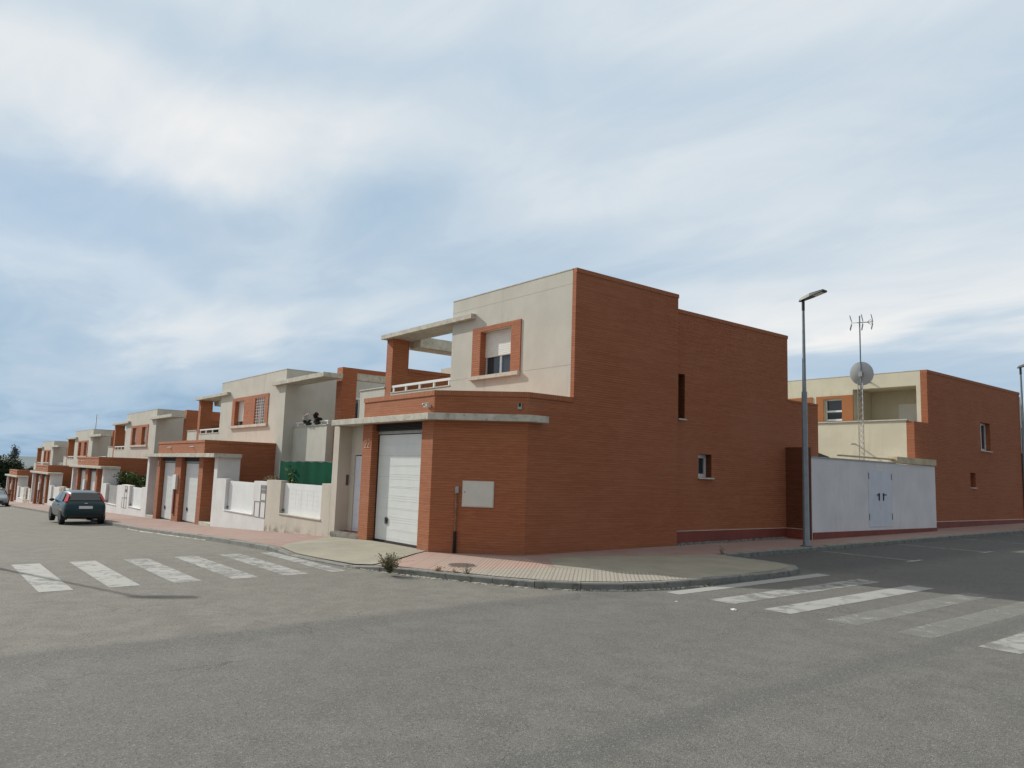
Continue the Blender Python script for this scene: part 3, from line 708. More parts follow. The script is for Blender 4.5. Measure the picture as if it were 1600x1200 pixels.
# things fixed to the corner
def chp(u, t, z):  # point on the cut corner: u metres along from the front edge, t outwards
    d = Vector((1, 1)).normalized(); n = Vector((1, -1)).normalized(); q = Vector((-15.18, YA))+d*u+n*t; return (q.x, q.y, z)
def chbox(mb, u0, u1, z0, z1, t0, t1):
    pts = [chp(u, t, z) for z in (z0, z1) for (u, t) in ((u0, t1), (u1, t1), (u1, t0), (u0, t0))]
    mb.add(pts, [(3, 2, 1, 0), (4, 5, 6, 7), (0, 1, 5, 4), (1, 2, 6, 5), (2, 3, 7, 6), (3, 0, 4, 7)])
m_ = MB(); chbox(m_, .75, 1.49, -.77, -.17, 0, .02); chbox(m_, .77, 1.47, -.75, -.19, .021, .032); mc = m_.build('meter_cabinet', 'box_cream', H, bevel=.003)
m_ = MB(); chbox(m_, .80, .82, -.44, -.42, .033, .04); m_.build('lock', 'dark', mc)
m_ = MB(); chbox(m_, .59, .67, -.46, -.31, .002, .07); jb = m_.build('junction_box', 'pipe_grey', H)
m_ = MB(); m_.tube([chp(.62, .04, -.47), chp(.62, .04, -1.36)], .022, 8); m_.build('cable_conduit', 'pipe_rust', jb, True)
m_ = MB(); m_.tube([chp(.62, .045, -1.34), chp(.62, .045, -1.86)], .04, 8); m_.build('cable_conduit', 'dark_pipe', jb, True)
m_ = MB(); chbox(m_, 1.98, 2.08, 1.52, 1.58, .002, .03); chbox(m_, 1.98, 2.0, 1.58, 1.66, .002, .03); chbox(m_, 2.06, 2.08, 1.58, 1.66, .002, .03); m_.build('vent_frame', 'pipe_grey', H)
m_ = MB(); chbox(m_, 2.0, 2.06, 1.58, 1.66, .001, .012); m_.build('vent_hole', 'dark', H)
spout(H, -15.45, YA, 1.62); 
m_ = MB(); m_.box(-15.47, -15.33, YA-.12, YA-.001, 1.53, 1.60); m_.build('door_lamp', 'box_cream', H)
# faint house number painted on the brick left of the door: 22
m_ = MB(); zc = .60
for k, xo in enumerate((-18.56, -18.40)):
    pl = [(0, .16), (.04, .2), (.09, .2), (.12, .16), (.12, .12), (0, 0), (.12, 0)]
    for a, b_ in zip(pl, pl[1:]):
        m_.tube([(xo+a[0], YA-.004, zc+a[1]), (xo+b_[0], YA-.004, zc+b_[1])], .010, 5)
m_.build('house_number', 'number_paint', H)
# side windows of the corner house
window(H, (XR, 16.68), (XR, 22.2), .17, .46, 1.72, 2.98, .27, 0)
window(H, (XR, 16.68), (XR, 22.2), 1.07, 1.68, .10, .76, .19, 0, fr=.10)
m_ = MB(); m_.box(XR-.33, XR-.002, 18.345, 18.359, .102, .758); m_.box(XR-.33, XR-.002, 17.125, 17.139, 1.722, 2.978); m_.build('window_reveal', 'brick_shaded', H)  # far jambs lined with darkened brick, recess shade painted in
s_ = MB(); s_.box(XR-.19, XR+.05, 16.83, 17.18, 1.675, 1.717); s_.box(XR-.16, XR+.06, 17.72, 18.42, .055, .097); s_.build('window_sill', 'concrete_clean', H)
m_ = MB(); m_.box(XR+.0005, XR+.02, 16.69, 22.18, ZB, -1.40); m_.build('painted_plinth', 'plinth_red', H)
m_ = MB(); m_.box(XR+.001, XR+.026, 16.69, 22.18, -1.399, -1.385); m_.build('plinth_trim', 'white_line', H)
m_ = MB(); m_.box(XR+.002, -12.97, 22.2, 22.42, ZB, 1.16); m_.build('return_wall', 'brick_shaded', H)  # corner shade painted in through the dark brick tint
m_ = MB(); m_.box(XR+.03, -12.96, 22.18, 22.199, ZB, -1.40); m_.build('painted_plinth', 'plinth_red', H)
m_ = MB(); m_.box(XR+.03, -12.96, 22.174, 22.199, -1.399, -1.385); m_.build('plinth_trim', 'white_line', H)
# strip of loose stones at the foot of the set back wall
mb = MB(); random.seed(5)
for k in range(260):
    y = random.uniform(16.75, 22.0); x = random.uniform(XR+.03, XR+.14); r = random.uniform(.015, .05); z = P(x, y)
    mb.box(x-r, x+r*.8, y-r*1.3, y+r, z-.01, z+r*1.1)
tag(mb.build('gravel', 'kerb'), 'loose stones along the foot of the brick side wall', 'gravel', kind='stuff')

# ------------------------------------------------------------------ paired row houses further down the street
def pair_house(c, dz, label, grille=True, side_open=False, antenna=0):
    T = thing('row_house', (c, 15, P(c, 15)), label, 'house', 'paired row houses stepping down the street')
    X = lambda v: c+v
    Z = lambda v: v+dz
    zb = P(c-5, 9)-1.0
    b = MB(); b.wall((X(-4.27), YF), (X(4.27), YF), .22, zb, Z(4.24), [(2.27, 3.55, Z(1.95), Z(3.17)), (5.0, 6.27, Z(1.95), Z(3.17))])
    b.box(X(-4.27), X(4.27), YF+.6, 21, zb, Z(4.24)); b.box(X(-4.27), X(-4.07), YF+.221, YF+.599, zb, Z(4.24)); b.box(X(4.07), X(4.27), YF+.221, YF+.599, zb, Z(4.24))
    b.box(X(-1.0), X(1.0), YF+.221, YF+.599, zb, Z(4.1)); b.build('plastered_wall', 'stucco', T)
    b = MB(); b.box(X(-4.28), X(4.28), YF-.01, 21.01, Z(4.241), Z(4.27)); b.build('parapet_coping', 'concrete_clean', T)
    b = MB(); b.box(X(-2.40), X(-2.003), YF-.03, YF+.01, Z(1.955), Z(3.17)); b.box(X(-.717), X(.727), YF-.03, YF+.01, Z(1.955), Z(3.17)); b.box(X(2.003), X(2.40), YF-.03, YF+.01, Z(1.955), Z(3.17)); b.box(X(-2.40), X(2.40), YF-.031, YF+.01, Z(3.171), Z(3.32))
    b.build('window_surround', 'brick_front', T)
    b = MB(); b.box(X(-2.0), X(-1.975), YF-.03, YF+.2, Z(1.955), Z(3.168)); b.box(X(.73), X(.755), YF-.03, YF+.2, Z(1.955), Z(3.168)); b.build('window_reveal', 'brick', T)
    b = MB(); b.box(X(-2.46), X(2.46), YF-.10, YF+.2, Z(1.83), Z(1.949)); b.build('window_sill', 'concrete_clean', T)
    window(T, (X(-4.27), YF), (X(4.27), YF), 2.27, 3.55, Z(1.95), Z(3.17), .2, 1, .8)
    window(T, (X(-4.27), YF), (X(4.27), YF), 5.0, 6.27, Z(1.95), Z(3.17), .2, 1, 0 if grille else .8, (5, 9) if grille else None)
    # left terrace
    b = MB(); b.box(X(-7.67), X(-4.272), YF, YF+.16, zb, Z(1.66)); b.box(X(-9.88), X(-8.09), YF, YF+.16, zb, Z(1.88)); b.box(X(-10.4), X(-4.28), YF+.161, 16.99, zb, Z(.75))
    b.box(X(4.272), X(7.60), 13.2, 17, zb, Z(1.74)); b.box(X(7.6), X(10.4), 14.2, 17, zb, Z(.9)); b.build('terrace_wall', 'stucco', T)
    b = MB(); b.box(X(-10.5), X(-4.29), 17, 21, zb, Z(3.2)); b.box(X(4.29), X(10.5), 17.01, 21, zb, Z(3.2)); b.build('rear_wall', 'stucco', T)
    b = MB(); b.box(X(-7.66), X(-4.28), YF-.02, YF+.18, Z(1.661), Z(1.70)); b.box(X(-9.9), X(-8.09), YF-.03, YF+.19, Z(1.881), Z(1.92)); b.box(X(4.28), X(7.6), 13.17, 13.4, Z(1.741), Z(1.78)); b.build('coping', 'concrete_clean', T)
    b = MB(); b.box(X(4.4), X(7.6), 13.24, 13.30, Z(1.90), Z(1.95)); b.box(X(-7.66), X(-4.28), YF+.02, YF+.08, Z(1.86), Z(1.93))
    for x in (4.5, 5.3, 6.1, 6.9, 7.5): b.box(X(x), X(x+.06), 13.245, 13.295, Z(1.781), Z(1.899))
    for x in (-7.6, -6.6, -5.5, -4.4): b.box(X(x), X(x+.06), YF+.025, YF+.075, Z(1.701), Z(1.859))
    b.build('terrace_railing', 'white_paint', T)
    b = MB(); b.box(X(-8.08), X(-7.67), YF, YF+.64, zb, Z(3.549)); b.build('brick_pillar', 'brick_front', T)
    b = MB(); b.box(X(7.62), X(8.11), 13.5, 14.15 if side_open else 15.6, zb, Z(4.08)); b.build('brick_pillar', 'brick_front', T)
    b = MB()
    if side_open: b.box(X(7.68), X(8.10), 14.151, 17, Z(3.90), Z(4.08)); b.box(X(7.68), X(8.10), 14.151, 17, zb, Z(1.5))
    b.box(X(-8.03), X(-7.68), YF+.641, 16.9, zb, Z(2.5)); b.build('party_wall', 'brick', T)
    if side_open: bb = MB(); bb.box(X(7.70), X(8.08), 14.151, 17, Z(3.62), Z(3.899)); bb.build('concrete_beam', 'concrete', T)
    bb = MB(); bb.box(X(4.272), X(4.30), 15.5, 16.95, Z(1.2), Z(3.3)); wd = bb.build('terrace_window', 'white_paint', T); bb = MB(); bb.box(X(4.301), X(4.315), 15.6, 16.2, Z(1.3), Z(3.2)); bb.box(X(4.301), X(4.315), 16.26, 16.85, Z(1.3), Z(3.2)); bb.build('pane', 'glass', wd)
    b = MB(); b.box(X(-8.23), X(-2.88), YF-.175, YF-.001, Z(3.55), Z(3.70)); b.box(X(-8.23), X(-4.272), YF-.001, 13.55, Z(3.55), Z(3.70)); b.build('terrace_canopy', 'concrete', T, bevel=.008)
    b = MB(); b.box(X(3.09), X(8.4), YF-.175, YF-.001, Z(3.575), Z(3.76)); b.box(X(4.272), X(8.4), YF-.001, 13.39, Z(3.575), Z(3.76)); b.build('terrace_canopy', 'concrete', T, bevel=.008)
    b = MB(); b.box(X(-8.08), X(-7.23), 13.551, 16.9, Z(3.31), Z(3.69)); b.build('concrete_beam', 'concrete', T)
    # garages
    b = MB(); b.wall((X(-3.6), YA), (X(3.6), YA), .25, zb, Z(.92), [(.56, 3.12, zb-1, Z(.3)), (4.08, 6.64, zb-1, Z(.3))]); b.build('garage_front', 'brick_front', T)
    b = MB(); b.box(X(3.40), X(3.60), YA+.251, YF-.001, zb, Z(.92)); b.box(X(-3.60), X(-3.40), YA+.251, YF-.001, zb, Z(.92)); b.box(X(-3.39), X(3.39), YA+.6, YF-.05, zb, Z(.6)); b.build('garage_wall', 'brick', T)
    b = MB(); b.box(X(-3.62), X(3.62), YA-.02, YA+.25, Z(.921), Z(1.03)); b.box(X(3.38), X(3.62), YA+.2501, YF, Z(.921), Z(1.03)); b.box(X(-3.62), X(-3.38), YA+.2501, YF, Z(.921), Z(1.03)); b.build('soldier_course', 'brick_front_soldier', T)
    b = MB(); b.box(X(-5.6), X(5.6), 9.5, YA-.001, Z(.305), Z(.46)); b.box(X(3.601), X(5.6), YA-.001, 10.6, Z(.305), Z(.46)); b.box(X(-5.6), X(-3.601), YA-.001, 10.6, Z(.305), Z(.46)); b.build('concrete_canopy', 'concrete', T, bevel=.008)
    for k, x0 in enumerate((-3.04, .48)):
        zg_ = P(c+x0+1.2, 9.9)+.04
        garage_door(T, X(x0+.05), X(x0+2.51), zg_, Z(.04), YA+.21); slats(T, X(x0+.01), X(x0+2.55), Z(.13), Z(.30), YA+.12)
        spout(T, X(x0+1.6), YA, Z(.75))
    b = MB(); b.box(X(-3.035), X(3.035), YA+.26, YA+.30, zb, Z(.3)); b.build('garage_lining', 'dark', T)
    zg_ = P(c, 10)
    b = MB(); b.box(X(5.05), X(5.45), YA, 10.6, zb, Z(.304)); b.box(X(-5.45), X(-5.05), YA, 10.6, zb, Z(.304)); b.build('porch_wall', 'stucco_white' , T)
    b = MB(); b.box(X(3.601), X(5.049), 10.45, 10.6, zb, Z(.304)); b.box(X(-5.049), X(-3.601), 10.45, 10.6, zb, Z(.304)); b.build('porch_back', 'stucco_beige', T)
    for s in (1, -1):
        x0, x1 = sorted((c+s*3.75, c+s*4.75)); zp = P(c+s*4.3, 10)
        b = MB(); b.box(x0, x1, 10.41, 10.449, zp+.1, zp+2.2); b.build('front_door', 'door_blue', T)
        x0, x1 = sorted((c+s*3.61, c+s*5.04)); b = MB(); b.box(x0, x1, 9.72, 10.40, zp-.2, zp+.12); b.build('porch_step', 'concrete', T)
    b = MB(); b.box(X(-.36), X(.12), YA-.10, YA-.001, Z(-1.12), Z(-.48)); b.build('meter_cabinet', 'white_paint', T)
    b = MB(); b.box(X(-.30), X(-.1), YA-.06, YA-.001, Z(-2.2), Z(-1.121)); b.build('conduit', 'plinth_red', T)
    b = MB(); b.box(X(-3.45), X(-3.3), YA-.012, YA-.001, Z(-.12), Z(.12)); b.build('house_number', 'number_paint', T)
    for (ax, ay, hh) in antenna or ():
        b = MB(); b.tube([(X(ax), ay, Z(4.0)), (X(ax), ay, Z(4.2+hh))], .03, 6)
        for k in range(5): b.tube([(X(ax)-.45, ay+.0, Z(4.2+hh-.1-k*.16)), (X(ax)+.45, ay, Z(4.2+hh-.1-k*.16))], .018, 4)
        b.build('roof_antenna', 'steel_rust', T)
    return T
C2, C3, C4, C5 = -36.07, -57.3, -78.0, -99.2
pair_house(C2, 0, 'cream row house pair nearest the corner house, with white grille on one upper window', True, True)
pair_house(C3, -.745, 'cream row house pair behind the teal car, second down the street', False)
pair_house(C4, -1.51, 'third cream row house pair down the street, antennas on its roof', False, False, ((-2.2, 14, 1.7), (7.5, 18, 1.3)))
pair_house(C5, -2.23, 'farthest cream row house pair, beside the dark trees', False)

# ------------------------------------------------------------------ garden walls between the houses
def garden_wall(xa, xb, ztop, pan, mat, label, glass=False, meters=None, pmat='white_paint'):
    T = thing('garden_wall', ((xa+xb)/2, YA+.1, P((xa+xb)/2, YA)), label, 'garden wall', 'front garden walls along the pavement')
    zb = P(xa, 9)-.6; p0, p1, zl = pan
    b = MB(); b.wall((xa, YA), (xb, YA), .25, zb, ztop, [(p0-xa, p1-xa, zl, ztop+1)]); b.build('wall', mat, T)
    b = MB(); b.box(p0-.03, p1+.03, YA-.03, YA+.27, zl-.001, zl+.03)
    b.build('ledge', mat, T)
    b = MB(); b.box(p0+.02, p1-.02, YA+.13, YA+.17, zl+.032, ztop-.07)
    if glass:
        for k in range(1, 5): x = p0+.5+(p1-p0-.9)*k/5; b.box(x-.005, x+.005, YA+.127, YA+.1293, zl+.25, ztop-.25)
        for k in range(0, 5): z = zl+.25+(ztop-zl-.5)*k/4; b.box(p0+.5, p1-.45, YA+.1265, YA+.1295, z-.005, z+.005)
    else:
        n = 7
        for k in range(n): z = zl+.04+(ztop-zl-.15)*k/n; b.box(p0+.025, p1-.025, YA+.125, YA+.1295, z+.0015, z+(ztop-zl-.15)/n-.0015)
    b.build('infill_panel', pmat, T)
    b = MB(); b.tube([(p0+.10, YA+.06, zl+.1), (p0+.10, YA+.10, zl+.16)], .035, 6); b.build('latch', 'dark_grey', T)
    if meters:
        x, z = meters; b = MB()
        def fr(x0, x1, z0, z1):
            t = .013
            for (q, r_, s_, u_) in ((x0, x0+t, z0, z1), (x1-t, x1, z0, z1), (x0+t, x1-t, z0, z0+t), (x0+t, x1-t, z1-t, z1)): b.box(q, r_, YA-.014, YA-.001, s_, u_)
        fr(x, x+.5, z, z+.55); fr(x+.52, x+1.05, z, z+.55); fr(x+.52, x+1.05, z+.57, z+1.18)
        for k in range(4): b.box(x+.62+k*.10, x+.66+k*.10, YA-.010, YA-.001, z+.86, z+1.0)
        b.build('meter_frame', 'line_grey', T)
        b = MB(); b.box(x+.6, x+1.0, YA-.012, YA-.001, z+1.02, z+1.12); b.build('name_plate', 'paper', T)
    return T
garden_wall(-30.61, -25.38, -.50, (-29.5, -26.55, -1.68), 'stucco_white', 'bright white garden wall with plain slatted panel, beside the white porch', meters=None)
garden_wall(-25.375, -20.46, -.43, (-24.15, -21.05, -1.50), 'stucco_beige', 'stained beige garden wall with square grid panel below the green netting', True, None)
b = MB()
T_ = [o for o in bpy.data.objects if o.name.startswith('garden_wall')][1]
def fr(x0, x1, z0, z1):
    t = .016
    for (q, r_, s_, u_) in ((x0, x0+t, z0, z1), (x1-t, x1, z0, z1), (x0+t, x1-t, z0, z0+t), (x0+t, x1-t, z1-t, z1)): b.box(q, r_, YA-.014, YA-.001, s_, u_)
fr(-25.36, -24.85, -1.74, -1.17); fr(-24.84, -24.3, -1.74, -1.15) if False else None
T1 = [o for o in bpy.data.objects if o.name.startswith('garden_wall')][0]
b = MB(); fr(-26.38, -25.88, -1.72, -1.18); fr(-25.86, -25.385, -1.72, -1.16); fr(-25.86, -25.385, -1.14, -.62); b.box(-25.80, -25.45, YA-.012, YA-.001, -.74, -.66)
for k in range(4): b.box(-25.80+k*.10, -25.76+k*.10, YA-.010, YA-.001, -.90, -.77)
b.build('meter_frame', 'line_grey', T1)
for (ca, cb, dz, lb1, lb2) in ((C3, C2, -.745, 'white garden wall with grey grille panel, behind the teal car', 'white garden wall with meter doors below the green bush'), (C4, C3, -1.51, 'white garden wall left of the teal car, nearer the silver car', 'pale garden wall with low yellowish base, hidden by the teal car'), (C5, C4, -2.23, 'white garden wall directly behind the silver car bonnet', 'far white garden wall between the silver and teal cars')):
    xa, xm, xb = ca+5.46, (ca+cb)/2-.05, cb-5.46; zt = -.50+dz
    garden_wall(xa, xm-.003, zt-.05, (xa+1.0, xm-1.1, zt-1.2), 'stucco_white', lb1, pmat='pipe_grey' if ca == C3 else 'shutter')
    garden_wall(xm, xb, zt+.02, (xm+1.9, xb-.7, zt-1.1), 'stucco_white' if ca == C3 else 'stucco_beige', lb2, meters=(xm+.35, zt-1.22) if ca == C3 else None)

# green netting fence on the garden side
T = thing('netting_fence', (-22.9, 10.3, P(-23, 10.3)), 'green shade netting on posts behind the beige garden wall', 'fence')
b = MB(); pts = []; n = 40
for k in range(n+1):
    x = -25.75+k*(4.35/n); pts.append((x, 10.3+.004*math.sin(k*.9)))
for k in range(n):
    (xa, ya), (xb, yb) = pts[k], pts[k+1]; za, zb = .20+.015*math.sin(k), .20+.015*math.sin(k+1)
    b.quad((xa, ya, -1.5), (xb, yb, -1.5), (xb, yb, zb), (xa, ya, za)); b.quad((xb, yb+.01, -1.5), (xa, ya+.01, -1.5), (xa, ya+.01, za), (xb, yb+.01, zb))
b.build('netting', 'net_green', T)
b = MB(); b.box(-25.8, -21.35, 10.33, 10.36, .19, .23)
for k in range(34): b.box(-25.75+k*.13, -25.735+k*.13, 10.335, 10.35, -1.5, .19)
b.build('mesh_panel', 'dark_grey', T)
b = MB()
for x in (-25.85, -21.4): b.tube([(x, 10.35, P(x, 10)), (x, 10.35, .26)], .05, 8)
b.build('post', 'pipe_grey', T)

# ------------------------------------------------------------------ plants
def leaves(mb, cx, cy, cz, rx, ry, rz, n, s, lump=5, flat=.0, seed=1):
    rnd = random.Random(seed)
    cs = [(cx+rnd.uniform(-.6, .6)*rx, cy+rnd.uniform(-.6, .6)*ry, cz+rnd.uniform(-.6, .6)*rz, rnd.uniform(.35, .62)) for _ in range(lump)]
    for i in range(n):
        a = rnd.choice(cs); d = Vector((rnd.gauss(0, 1), rnd.gauss(0, 1), rnd.gauss(0, 1))).normalized()*rnd.random()**.4
        p = Vector((a[0]+d.x*rx*a[3], a[1]+d.y*ry*a[3], a[2]+d.z*rz*a[3]))
        u = Vector((rnd.gauss(0, 1), rnd.gauss(0, 1), rnd.gauss(0, .7))).normalized(); v = u.cross(Vector((rnd.gauss(0, 1), rnd.gauss(0, 1), rnd.gauss(0, 1)))).normalized()
        q = s*rnd.uniform(.6, 1.4)
        mb.quad(p-u*q, p-v*q*.45, p+u*q, p+v*q*.45)
def tree(x, y, h, r, label, mat='leaf_dark', seed=1, n=5200, trunk=.22, cr=.72, s=.14):
    z = P(x, y) if x > -700 else -10
    T = thing('tree', (x, y, z), label, 'tree', 'trees beyond the last house')
    b = MB(); rnd = random.Random(seed)
    b.tube([(x, y, z-.2), (x+.05, y, z+h*.3), (x-.05, y+.05, z+h*.75)], [trunk, trunk*.75, trunk*.3], 8)
    for k in range(7):
        t = rnd.uniform(.25, .6); a = rnd.uniform(0, 6.28); q = rnd.uniform(.4, .8)*r
        b.tube([(x, y, z+h*t), (x+math.cos(a)*q*.5, y+math.sin(a)*q*.5, z+h*(t+.10)), (x+math.cos(a)*q, y+math.sin(a)*q, z+h*(t+.22))], [trunk*.4, trunk*.25, trunk*.1], 5)
    b.build('trunk', 'bark', T)
    b = MB(); leaves(b, x, y, z+h*(1-cr/2), r, r, h*cr/2, n, s, 16, seed=seed); b.build('crown', mat, T)
tree(-126, 10.4, 6.6, 3.2, 'dark green tree at the left edge behind the silver car', 'leaf_dark', 2, 9000, cr=.9, s=.17)
tree(-129, 14.0, 4.9, 2.4, 'dark shrub-like tree right of the tallest dark tree', 'leaf_dark', 3, 6500, cr=.9, s=.16)
tree(-148, 20.6, 5.2, 3.0, 'low olive green tree touching the last row house', 'leaf_mid', 4, 5200, cr=.9, s=.16)
tree(-140, 16.6, 4.6, 2.6, 'rounded dark green bush-like tree between the dark trees and the last house', 'leaf_dark', 14, 4200, cr=.9, s=.16)
tree(-123, 7.2, 6.6, 3.0, 'dark tree cut by the left picture edge', 'leaf_dark', 8, 8000, cr=.9, s=.17)
for k, (x, y, h, lb, sd) in enumerate(((-210, 20.4, 11.6, 'thin sparse tree rising above the dark trees at far left', 11), (-215, 27.2, 12.3, 'thin sparse tree just left of the last row house', 12))):
    tree(x, y, h, 1.0, lb, 'leaf_hazy', sd, 700, .12, .45, .22)
def shrub(name, x, y, z, rx, rz, label, mat, n, s, seed, cat='shrub', group=None, ry=None):
    b = MB(); leaves(b, x, y, z+rz, rx, ry or rx, rz, n, s, 9, seed=seed)
    for k in range(5): a = k*1.3; b.tube([(x, y, z-.02), (x+math.cos(a)*rx*.4, y+math.sin(a)*rx*.4, z+rz)], [.03, .01], 4)
    return tag(b.build(name, mat), label, cat, group)
shrub('shrub', -48.3, 11.0, -1.75, 1.3, .60, 'rounded green bush above the white garden wall', 'leaf_mid', 2600, .07, 21)
shrub('shrub', -51.2, 11.0, -1.9, .7, .52, 'small dark bush beside the tall green bush', 'leaf_dark', 900, .06, 22)
shrub('shrub', -26.2, 10.4, -.95, .42, .42, 'bare brown bush left of the green netting', 'dry_stem', 500, .045, 23)
shrub('shrub', -24.7, 10.6, -.95, .7, .55, 'spiky green plant pressed against the green netting', 'leaf_mid', 700, .09, 24)
def pot(x, y, z, label, tops, seed):
    T = thing('flower_pot', (x, y, z), label, 'flower pot', 'flower pots on the terraces')
    b = MB(); b.tube([(x, y, z), (x, y, z+.16)], [.11, .15], 12); b.build('pot', 'dark_pot', T)
    b = MB(); leaves(b, x, y, z+.18, .25, .20, .13, 800, .035, 7, seed=seed); b.build('foliage', 'leaf_dark', T)
    for k, (m_, dx, dz_, n, q) in enumerate(tops): b = MB(); leaves(b, x+dx+.05, y-.15, z+dz_, q, q*.6, q*.7, n, .036, 4, seed=seed+k+1); b.build('blossom', m_, T)
pot(C2+5.72, 13.24, 1.785, 'flower pot with white and orange blossom on the terrace ledge', [('flower_white', .06, .32, 620, .21), ('flower_orange', -.14, .38, 300, .15)], 31)
pot(C2+6.62, 13.24, 1.785, 'flower pot with wine red foliage on the terrace ledge', [('leaf_wine', 0, .33, 700, .22)], 35)
shrub('potted_shrub', C2-7.0, 13.5, 1.0, .45, .65, 'round dark potted shrub on the terrace beside the brick pillar', 'leaf_cactus', 1500, .05, 41, 'plant')
shrub('potted_shrub', C2-5.0, 13.6, 1.1, .35, .55, 'reddish shrub on the terrace next to the cream block', 'leaf_wine', 700, .05, 42, 'plant')
shrub('potted_shrub', C3-6.6, 13.4, .8, .40, .40, 'dark plants on the terrace of the second row house pair', 'leaf_dark', 700, .05, 43, 'plant')
# dry weeds at the kerb
def weed(x, y, h, n, label, seed, mat='dry_stem', lm='dry_leaf', spread=.5, nl=240, ls=.018):
    z = P(x, y)-.06; T = thing('weed', (x, y, z), label, 'weed', 'dry weeds growing from the kerb'); rnd = random.Random(seed); b = MB(); lv = MB()
    for k in range(n):
        a = rnd.uniform(0, 6.28); q = rnd.uniform(0, spread)*h; hh = h*rnd.uniform(.45, 1); p = [(x+math.cos(a)*q*t**1.3+rnd.uniform(-.02, .02), y+math.sin(a)*q*t**1.3, z+hh*t) for t in (0, .35, .7, 1)]
        b.tube(p, [.006, .005, .004, .002], 4)
        for m_ in range(nl//n):
            t = rnd.uniform(.15, 1); c = Vector(p[0]).lerp(Vector(p[3]), t)+Vector((rnd.gauss(0, .025), rnd.gauss(0, .025), rnd.gauss(0, .02)))
            u = Vector((rnd.gauss(0, 1), rnd.gauss(0, 1), rnd.gauss(0, 1))).normalized(); v = u.cross(Vector((rnd.random(), rnd.random(), 1))).normalized(); s = ls*rnd.uniform(.5, 1.4)
            lv.quad(c-u*s, c-v*s*.5, c+u*s, c+v*s*.5)
    b.build('stem', mat, T); lv.build('leaves', lm, T)
weed(-12.95, 7.46, .36, 55, 'large dry bushy weed at the kerb end of the concrete ramp', 1, nl=1700, spread=.75, ls=.020)
weed(-12.28, 8.12, .16, 26, 'tan grass tuft nearest the large dry weed', 2, 'dry_tan', 'dry_tan', .5, 200)
weed(-11.98, 8.28, .14, 22, 'small tan grass tuft, middle one on the kerb', 3, 'dry_tan', 'dry_tan', .5, 160)
weed(-11.75, 8.40, .22, 10, 'thin leafy weed right of the tan tufts', 4, 'dry_stem', 'dry_leaf', .4, 90)
weed(-11.62, 15.95, .30, 8, 'thin dark weed at the inner corner of the kerb build-out', 5, 'dry_stem', 'leaf_dark', .2, 60)
# drain cover and litter
T = thing('manhole_cover', (-12.72, 8.95, P(-12.72, 8.95)+.006), 'round ribbed metal cover in the pink corner pavement', 'manhole cover')
b = MB(); cx, cy, cz = -12.75, 8.98, P(-12.75, 8.98)+.012; ring = [(cx+math.cos(t*math.pi/16)*.31, cy+math.sin(t*math.pi/16)*.31) for t in range(32)]; b.prism(ring, cz-.01, cz+.004); b.build('rim', 'pipe_grey', T)
b = MB(); ring = [(cx+math.cos(t*math.pi/16)*.28, cy+math.sin(t*math.pi/16)*.28) for t in range(32)]; b.prism(ring, cz+.0045, cz+.007)
for k in range(-6, 7):
    hw = math.sqrt(max(0, .26**2-(k*.04)**2)); b.box(cx+k*.04-.009, cx+k*.04+.009, cy-hw, cy+hw, cz+.0075, cz+.015)
b.build('lid', 'bin_cast', T)
def litter(x, y, s, label, mat='paper', seed=0):
    rnd = random.Random(seed); z = P(x, y)-KD+.004; b = MB(); n = 9
    ring = [(x+math.cos(k*6.283/n)*s*rnd.uniform(.6, 1.2), y+math.sin(k*6.283/n)*s*.6*rnd.uniform(.6, 1.2), z+rnd.uniform(0, s*.25)) for k in range(n)]
    b.add(ring+[(x, y, z+s*.45)]+[(q[0], q[1], z) for q in ring], [(k, (k+1) % n, n) for k in range(n)]+[(n+1+k, n+1+(k+1) % n, (k+1) % n, k) for k in range(n)])
    tag(b.build('litter', mat), label, 'litter', 'scraps of litter on the road')
litter(-7.18, 10.18, .065, 'crumpled white paper on the asphalt before the right crosswalk', seed=1)
litter(-8.15, 10.0, .03, 'tiny white scrap left of the crumpled paper', seed=2)
# crusts of mortar along the kerb foot
b = MB(); rnd = random.Random(9)
for i in range(9, 18):
    a, c = Vector(kerb[i]), Vector(kerb[i+1])
    for k in range(34):
        t = rnd.random(); q = a.lerp(c, t); n = Vector((c.y-a.y, -(c.x-a.x))).normalized()*rnd.uniform(0, .10)*rnd.random(); p = q+n; r = rnd.uniform(.008, .035); z = P(p.x, p.y)-KD
        m_ = 5; ring = [(p.x+math.cos(j*6.283/m_)*r*rnd.uniform(.6, 1.5), p.y+math.sin(j*6.283/m_)*r*rnd.uniform(.6, 1.5)) for j in range(m_)]; b.prism(ring, z, z+rnd.uniform(.006, .018))
for k in range(170):
    x = rnd.uniform(-33, -23); y = 7.22-rnd.random()**2*.12-(.05 if x > -22 else 0); r = rnd.uniform(.02, .06); z = P(x, y)-KD; b.box(x-r*1.6, x+r*1.6, y-r*.5, y+r*.5, z, z+.012)
tag(b.build('mortar_crumbs', 'concrete_clean'), 'pale crumbs of mortar along the foot of the kerb', 'rubble', kind='stuff')

